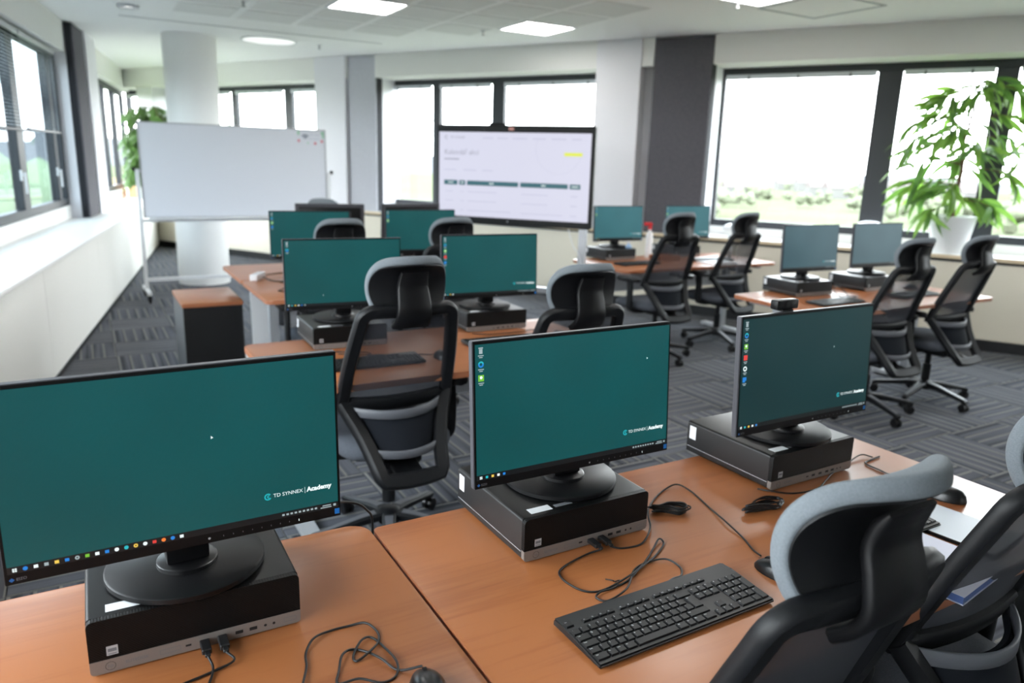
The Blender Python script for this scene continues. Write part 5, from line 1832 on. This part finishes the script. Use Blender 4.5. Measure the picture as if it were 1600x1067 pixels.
rp = random.Random(11)
px_, po_ = 11.80, 0.17
pp = BA + BT * px_ + BN * po_
plant = empty('potted_plant', (pp.x, pp.y, BS), BRZ, 'tall drooping leafy plant in a white pot on the right window sill', 'plant')
obj('pot', lathe('pot', [(0, 0), (0.140, 0), (0.146, 0.01), (0.198, 0.335), (0.204, 0.345), (0.196, 0.348), (0.188, 0.335), (0.17, 0.29), (0, 0.29)], POT, 40), plant, None, None, 'white glazed pot')
obj('soil', lathe('soil', [(0, 0.318), (0.178, 0.316), (0.18, 0.30), (0, 0.30)], SOIL, 24), plant)
trunk = smooth_path([(0, 0, 0.30), (-0.015, 0.0, 0.5), (0.01, -0.01, 0.75), (-0.01, 0.0, 1.0), (0.02, -0.01, 1.22), (0.03, 0, 1.42)], 4)
bm = bmesh.new()
add_tube(bm, trunk, 0.02, 8, taper=[0.022 - 0.015 * i / len(trunk) for i in range(len(trunk))])
tips = []
branches = [(0.55, 20, .30, .02), (0.62, 150, .38, .0), (0.66, 190, .40, .03), (0.68, 260, .26, .02), (0.94, 195, .44, .06), (1.12, 200, .44, .14), (0.75, 330, .42, .03), (0.82, 200, .42, .04), (0.88, 100, .22, .04), (0.92, 300, .34, .06),
            (0.98, 15, .46, .08), (1.02, 180, .40, .10), (1.06, 250, .30, .10), (1.10, 350, .38, .15), (1.16, 165, .36, .18), (1.24, 215, .36, .20), (1.28, 5, .34, .24),
            (1.32, 280, .24, .22), (1.36, 185, .22, .18), (1.38, 340, .20, .2), (0.5, 230, .26, -.02), (0.58, 350, .30, -.01), (0.70, 185, .36, .0), (0.86, 340, .46, .05)]
for (zb, ang, ln, rise) in branches:
    f_ = (zb - 0.30) / 1.12
    b0 = trunk[min(len(trunk) - 1, int(f_ * (len(trunk) - 1)))]
    a = R(ang)
    ysc = 0.45 if math.sin(a) > 0 else 0.75       # the pane stands close behind it
    pts = []
    for s in range(6):
        t_ = s / 5
        pts.append(Vector((b0.x + ln * t_ * math.cos(a), b0.y + ln * t_ * math.sin(a) * ysc, b0.z + rise * math.sin(t_ * 2.2) + 0.06 * t_ - 0.10 * t_ * t_)))
    add_tube(bm, pts, 0.006, 5, taper=[0.008 - 0.001 * q for q in range(6)])
    for s in range(1, 6):
        for q in range(2 if s < 5 else 4):
            tips.append((pts[s], a))
obj('trunk', finish(bm, 'trunk', BARK, 60), plant)
leaves = [leaf_mesh(l, w, d) for l, w, d in ((0.25, 0.050, 0.35), (0.29, 0.054, 0.55), (0.22, 0.046, 0.25), (0.30, 0.050, 0.7))]
for (p, a) in tips:
    for q in range(1):
        me = rp.choice(leaves)
        yaw = a + rp.uniform(-1.3, 1.3)
        o = obj('leaf', me, plant)
        pit = rp.uniform(-0.25, 0.95)
        if p.y > 0.10 and math.sin(yaw) > 0.2: yaw = -yaw
        o.location = p
        o.rotation_euler = (rp.uniform(-1.2, 1.2), pit, yaw)

def small_vine(name, org, label, n_st, h, spread, seed, pot_fn, m=LEAF2, ll=0.09, rz=0.0):
    e = empty(name, org, rz, label, 'plant')
    pot_fn(e)
    rv = random.Random(seed)
    st, lf = bmesh.new(), bmesh.new()
    def in_room(p):
        w = Vector(org) + Matrix.Rotation(rz, 3, 'Z') @ p
        return (w - LA).dot(LN) < LWIN - 0.07 and (w - BA).dot(BN) < BWIN - 0.07
    for q in range(n_st):
        a = rv.uniform(0, 2 * PI)
        hh = h * rv.uniform(0.5, 1.0)
        p = Vector((rv.uniform(-0.1, 0.1) * spread, rv.uniform(-0.06, 0.06), 0.15))
        pts = [p + Vector((math.cos(a) * spread * t_ * t_ * .5, math.sin(a) * 0.18 * t_ * t_, hh * (t_ - 0.18 * t_ ** 3))) for t_ in [i / 6 for i in range(7)]]
        pts = pts[:1] + [p_ for p_ in pts[1:] if in_room(p_)]
        if len(pts) < 2: continue
        add_tube(st, pts, 0.005, 5)
        for i in range(1, len(pts)):
            for k in range(5):
                b = rv.uniform(0, 2 * PI)
                l = ll * rv.uniform(0.7, 1.4)
                d = Vector((math.cos(b), math.sin(b) * .6, rv.uniform(-1.0, 0.2))).normalized()
                s_ = d.cross(Vector((0, 0, 1))).normalized() * l * 0.13
                c = pts[i]
                if not in_room(c + d * l): continue
                vs = [lf.verts.new(c), lf.verts.new(c + d * l * .5 + s_), lf.verts.new(c + d * l), lf.verts.new(c + d * l * .5 - s_)]
                lf.faces.new(vs)
    obj('stems', finish(st, 'stems', BARK, 60), e)
    o = obj('leaves', finish(lf, 'leaves', m, 0), e)
    o['kind'] = 'stuff'
    return e
def wood_box(e):
    obj('planter_box', boxes('planter_box', [(-0.33, 0.33, -0.11, 0.11, 0.0, 0.012), (-0.33, 0.33, -0.11, -0.098, 0.0121, 0.30), (-0.33, 0.33, 0.098, 0.11, 0.0121, 0.30), (-0.33, -0.318, -0.098, 0.098, 0.0121, 0.30), (0.318, 0.33, -0.098, 0.098, 0.0121, 0.30)], PLANTER_WOOD), e, None, None, 'pale wood planter box')
    obj('soil', box('soil', -0.317, 0.317, -0.097, 0.097, 0.0122, 0.27, SOIL), e)
tipd = (LT * -1 + BT).normalized()
pv = small_vine('planter_with_vines', (-6.53, 13.0, LS + 0.001), 'pale wooden planter of trailing green plants at the far left corner', 12, 0.75, 0.45, 4, wood_box, LEAF2, 0.15, R(-66))
def white_pot(e):
    obj('pot', lathe('pot', [(0, 0), (0.10, 0), (0.13, 0.2), (0.12, 0.2), (0.11, 0.17), (0, 0.17)], POT, 24), e)
pq1 = BA + BT * 0.05 + BN * 0.12
def sill_pot(e):
    obj('pot', lathe('pot', [(0, 0), (0.10, 0), (0.12, 0.24), (0.112, 0.24), (0.10, 0.20), (0, 0.20)], POT, 28), e)
    bm = bmesh.new()
    add_tube(bm, [(0, 0, 0.2), (0.04, 0, 0.6), (0.14, 0.01, 1.0), (0.24, 0, 1.42)], 0.014, 7)
    obj('trunk', finish(bm, 'trunk', BARK, 60), e)
p = LA + LT * 7.9 + LN * 0.13
e = empty('potted_tree', (p.x, p.y, LS), 0, 'tall fine leaved plant left of the round column, pot hidden by the whiteboard', 'plant')
sill_pot(e)
st, lf = bmesh.new(), bmesh.new()
rv = random.Random(21)
for q in range(60):
    a = R(-45) + rv.uniform(-1.9, 1.9)
    zb = rv.uniform(0.35, 1.45)
    ln = rv.uniform(0.12, 0.30 + 0.25 * (zb > 0.8))
    lean = max(0, (zb - 0.5) * 0.25)
    pts = [Vector((lean + math.cos(a) * ln * t_, math.sin(a) * ln * t_, zb + 0.22 * t_ - 0.34 * t_ * t_)) for t_ in [i / 5 for i in range(6)]]
    inr = lambda w: (Vector(e.location) + w - LA).dot(LN) < LWIN - 0.07
    pts = pts[:1] + [p_ for p_ in pts[1:] if inr(p_)]
    if len(pts) < 2: continue
    add_tube(st, pts, 0.004, 4)
    for i in range(1, len(pts)):
        for k in range(5):
            b = a + rv.uniform(-1.2, 1.2)
            l = rv.uniform(0.16, 0.28)
            d = Vector((math.cos(b), math.sin(b), rv.uniform(-1.8, -0.2))).normalized()
            s_ = d.cross(Vector((0, 0, 1))).normalized() * l * 0.13
            c = pts[i]
            if not inr(c + d * l): continue
            lf.faces.new([lf.verts.new(c), lf.verts.new(c + d * l * .5 + s_), lf.verts.new(c + d * l), lf.verts.new(c + d * l * .5 - s_)])
obj('stems', finish(st, 'stems', BARK, 60), e)
o = obj('leaves', finish(lf, 'leaves', leaf_material('fine_leaf', rgb(84, 116, 60), rgb(96, 128, 70)), 0), e)
o['kind'] = 'stuff'
q2 = BA + BT * 2.05 + BN * 0.16
small_vine('window_sill_plant', (q2.x, q2.y, BS), 'small climbing plant peeping over the whiteboard beside the column', 5, 1.80, 0.5, 9, white_pot, LEAF2, 0.17)

# ================================================================== SMALL THINGS
def sill_point(s, off): return BA + BT * s + BN * off
p = sill_point(9.78, 0.17)
d = empty('white_dome', (p.x, p.y, BS), BRZ, 'white half dome on a short stand on the sill beside the dark felt panel', 'lamp')
obj('stand', lathe('stand', [(0, 0), (0.06, 0), (0.06, 0.01), (0.02, 0.015), (0.02, 0.075), (0, 0.075)], GREY_METAL, 20), d)
obj('dome', lathe('dome', [(0.13, 0.076), (0.125, 0.10), (0.10, 0.125), (0.06, 0.142), (0, 0.148)], WHITE_METAL, 28), d)
obj('dome_base', lathe('dome_base', [(0, 0.0755), (0.13, 0.0755), (0.13, 0.0762)], WHITE_METAL, 28), d)
p = sill_point(11.1, 0.22)
d = empty('white_dome', (p.x, p.y, BS), BRZ, 'white half dome on the sill behind the right glare greyed teal screen', 'lamp')
obj('stand', lathe('stand', [(0, 0), (0.06, 0), (0.06, 0.01), (0.02, 0.015), (0.02, 0.195), (0, 0.195)], GREY_METAL, 20), d)
obj('dome', lathe('dome', [(0.12, 0.196), (0.115, 0.22), (0.09, 0.24), (0.05, 0.252), (0, 0.256)], WHITE_METAL, 28), d)
obj('dome_base', lathe('dome_base', [(0, 0.1955), (0.12, 0.1955), (0.12, 0.1962)], WHITE_METAL, 28), d)

def bottle(name, loc, r, h, body, cap, label):
    e = empty(name, loc, 0, label, 'bottle')
    obj('body', lathe('body', [(0, 0), (r, 0), (r, h * 0.72), (r * 0.4, h * 0.84), (r * 0.4, h * 0.88), (0, h * 0.88)], body, 24), e)
    obj('cap', lathe('cap', [(0, h * 0.882), (r * 0.55, h * 0.882), (r * 0.55, h), (0, h)], cap, 20), e)
    return e
bp = UV(4.66, 5.52, DESK_Z)
b = bottle('spray_bottle', bp, 0.032, 0.30, mat('milky_plastic', rgb(226, 226, 228), 0.35), RED, 'white spray bottle with red cap beside the far screen on the desk')
obj('spray_head', boxes('spray_head', [(-0.06, 0.02, -0.012, 0.012, 0.3005, 0.33)], RED, 0.004, 1), b, None, None, 'red spray trigger')
bottle('cleaner_bottle', UV(4.40, 5.50, DESK_Z), 0.03, 0.16, mat('pale_blue_plastic', rgb(150, 180, 215), 0.35), CABLE_WHITE, 'pale blue bottle behind the far screen stand')
bottle('glass_bottle', UV(5.45, 5.25, DESK_Z), 0.022, 0.14, mat('clear_plastic', rgb(205, 205, 205), 0.2), CABLE_WHITE, 'small clear bottle at the right end of the far desk')
e = empty('wooden_tray', UV(4.70, 5.33, DESK_Z), GA, 'low orange wood tray holding things beside the far screen', 'tray')
obj('tray_base', box('tray_base', -0.12, 0.12, -0.08, 0.08, 0, 0.012, WOOD, 0.002, 1), e)
for a in ((-0.12, 0.12, -0.08, -0.07), (-0.12, 0.12, 0.07, 0.08), (-0.12, -0.11, -0.0695, 0.0695), (0.11, 0.12, -0.0695, 0.0695)):
    obj('rim', box('rim', a[0], a[1], a[2], a[3], 0.0121, 0.045, WOOD), e)
for i, (u, v, w, h_, a) in enumerate(((5.17, 5.20, 0.21, 0.297, 8), (5.02, 4.98, 0.21, 0.297, -6))):
    lab = ('stack of white paper before the dark felt panel, further one', 'stack of white paper at the front edge of the far desk')[i]
    e = empty('paper_stack', UV(u, v, DESK_Z), GA + R(90 + a), lab, 'paper', 'white paper stacks')
    obj('sheets', box('sheets', -w / 2, w / 2, -h_ / 2, h_ / 2, 0.0, 0.012, PAPER), e)
    obj('top_sheet', box('top_sheet', -w / 2 + 0.006, w / 2 + 0.004, -h_ / 2 - 0.003, h_ / 2 - 0.004, 0.0122, 0.0128, PAPER), e)

# white sockets and cables on the facing desk left of the second row
e = empty('power_strip', UV(1.02, 5.34, DESK_Z), GA + R(60), 'white power socket strip lying at the left end of the facing desk', 'power strip')
obj('body', box('body', -0.09, 0.09, -0.026, 0.026, 0, 0.042, WHITE_METAL, 0.004, 2), e)
for x in (-0.055, 0, 0.055):
    obj('socket', lathe('socket', [(0, 0.0424), (0.019, 0.0424), (0.019, 0.0428), (0, 0.0428)], GREY_METAL, 18), e, (x, 0, 0))
w = lambda u, v, z=0.004: tuple(UV(u, v, DESK_Z + z))
cable('power_cable', [w(1.07, 5.38, 0.02), w(1.12, 5.50), w(1.25, 5.56), w(1.42, 5.52), w(1.55, 5.45)], 'black cable looping right from the white socket strip, upper one', 0.004)
cable('power_cable', [w(1.05, 5.30, 0.02), w(1.09, 5.22), w(1.15, 5.16), w(1.13, 5.13), w(1.18, 5.20), w(1.28, 5.14), w(1.36, 5.13)], 'black cable looping right from the white socket strip, lower one', 0.004)
cable('mouse_cable', [w(1.14, 4.90, 0.03), w(1.08, 4.86), w(1.04, 4.80), w(1.08, 4.76), w(1.16, 4.79), w(1.22, 4.80)], 'dark cable loop at the left end of the third row desk', 0.004)
cable('network_cable', [tuple(UV(1.35, 4.70, 0.60)), tuple(UV(1.24, 4.64, 0.58)), tuple(UV(1.14, 4.62, 0.50)), tuple(UV(1.10, 4.62, 0.36)), tuple(UV(1.09, 4.64, 0.12))], 'blue network cable hanging under the third row desk', 0.008, CABLE_BLUE)
cable('power_cable', [tuple(UV(1.36, 4.62, 0.64)), tuple(UV(1.27, 4.58, 0.50)), tuple(UV(1.20, 4.58, 0.36)), tuple(UV(1.12, 4.60, 0.12)), tuple(UV(1.10, 4.64, 0.02))], 'black cable hanging under the third row desk beside the blue one', 0.005)
e = empty('floor_socket_column', UV(1.42, 4.86, 0), GA, 'light grey metal socket column under the third row desk', 'socket column')
obj('column', box('column', -0.055, 0.055, -0.055, 0.055, 0.006, 0.62, GREY_METAL, 0.006, 2), e)
obj('foot_plate', box('foot_plate', -0.09, 0.09, -0.09, 0.09, 0.0, 0.0058, BLACK), e)
for z in (0.18, 0.30, 0.42): obj('socket', boxes('socket', [(-0.03, 0.03, -0.0585, -0.0552, z - 0.03, z + 0.03)], WHITE_METAL, 0.001, 1), e)
for (u, lab) in ((0.985, 'pale perforated metal screen under the left end of the third row desk'), (1.25, 'pale metal screen under the third row desk beside the blue cable')):
    e = empty('modesty_screen', UV(u, 5.12, 0), GA, lab, 'desk screen')
    obj('screen_plate', box('screen_plate', -0.06 if u < 1 else -0.10, 0.06 if u < 1 else 0.12, -0.006, 0.006, 0.03, 0.68, WHITE_METAL, 0.002, 1), e)
    for x in (-0.04, 0.04): obj('foot', boxes('foot', [(x - 0.012, x + 0.012, -0.04, 0.04, 0, 0.0298)], GREY_METAL), e)
p = sill_point(8.98, 0)
e = empty('wall_socket', (p.x, p.y, 0.70), BRZ, 'black wall socket strip under the back sill beside the spray bottle', 'socket')
obj('plate', box('plate', -0.09, 0.09, -0.012, -0.0005, -0.03, 0.03, BLACK, 0.002, 1), e)
obj('opening', boxes('opening', [(-0.05, -0.01, -0.0135, -0.0122, -0.012, 0.012), (0.01, 0.05, -0.0135, -0.0122, -0.012, 0.012)], DARK_SLOT), e)
for i, s in enumerate((9.66, 9.95)):
    p = sill_point(s, 0)
    e = empty('wall_socket', (p.x, p.y, 0.42), BRZ, ('pale wall socket plate under the far desk, left of its pair', 'pale wall socket plate under the far desk, right of its pair')[i], 'socket', 'wall sockets under the far desk')
    obj('plate', box('plate', -0.05, 0.05, -0.012, -0.0005, -0.05, 0.05, WHITE_METAL, 0.002, 1), e)
    for z in (-0.022, 0.022): obj('opening', lathe('opening', [(0, 0), (0.014, 0), (0.014, 0.001), (0, 0.001)], DARK_SLOT, 14), e, (0, -0.0122, z), (R(90), 0, 0))
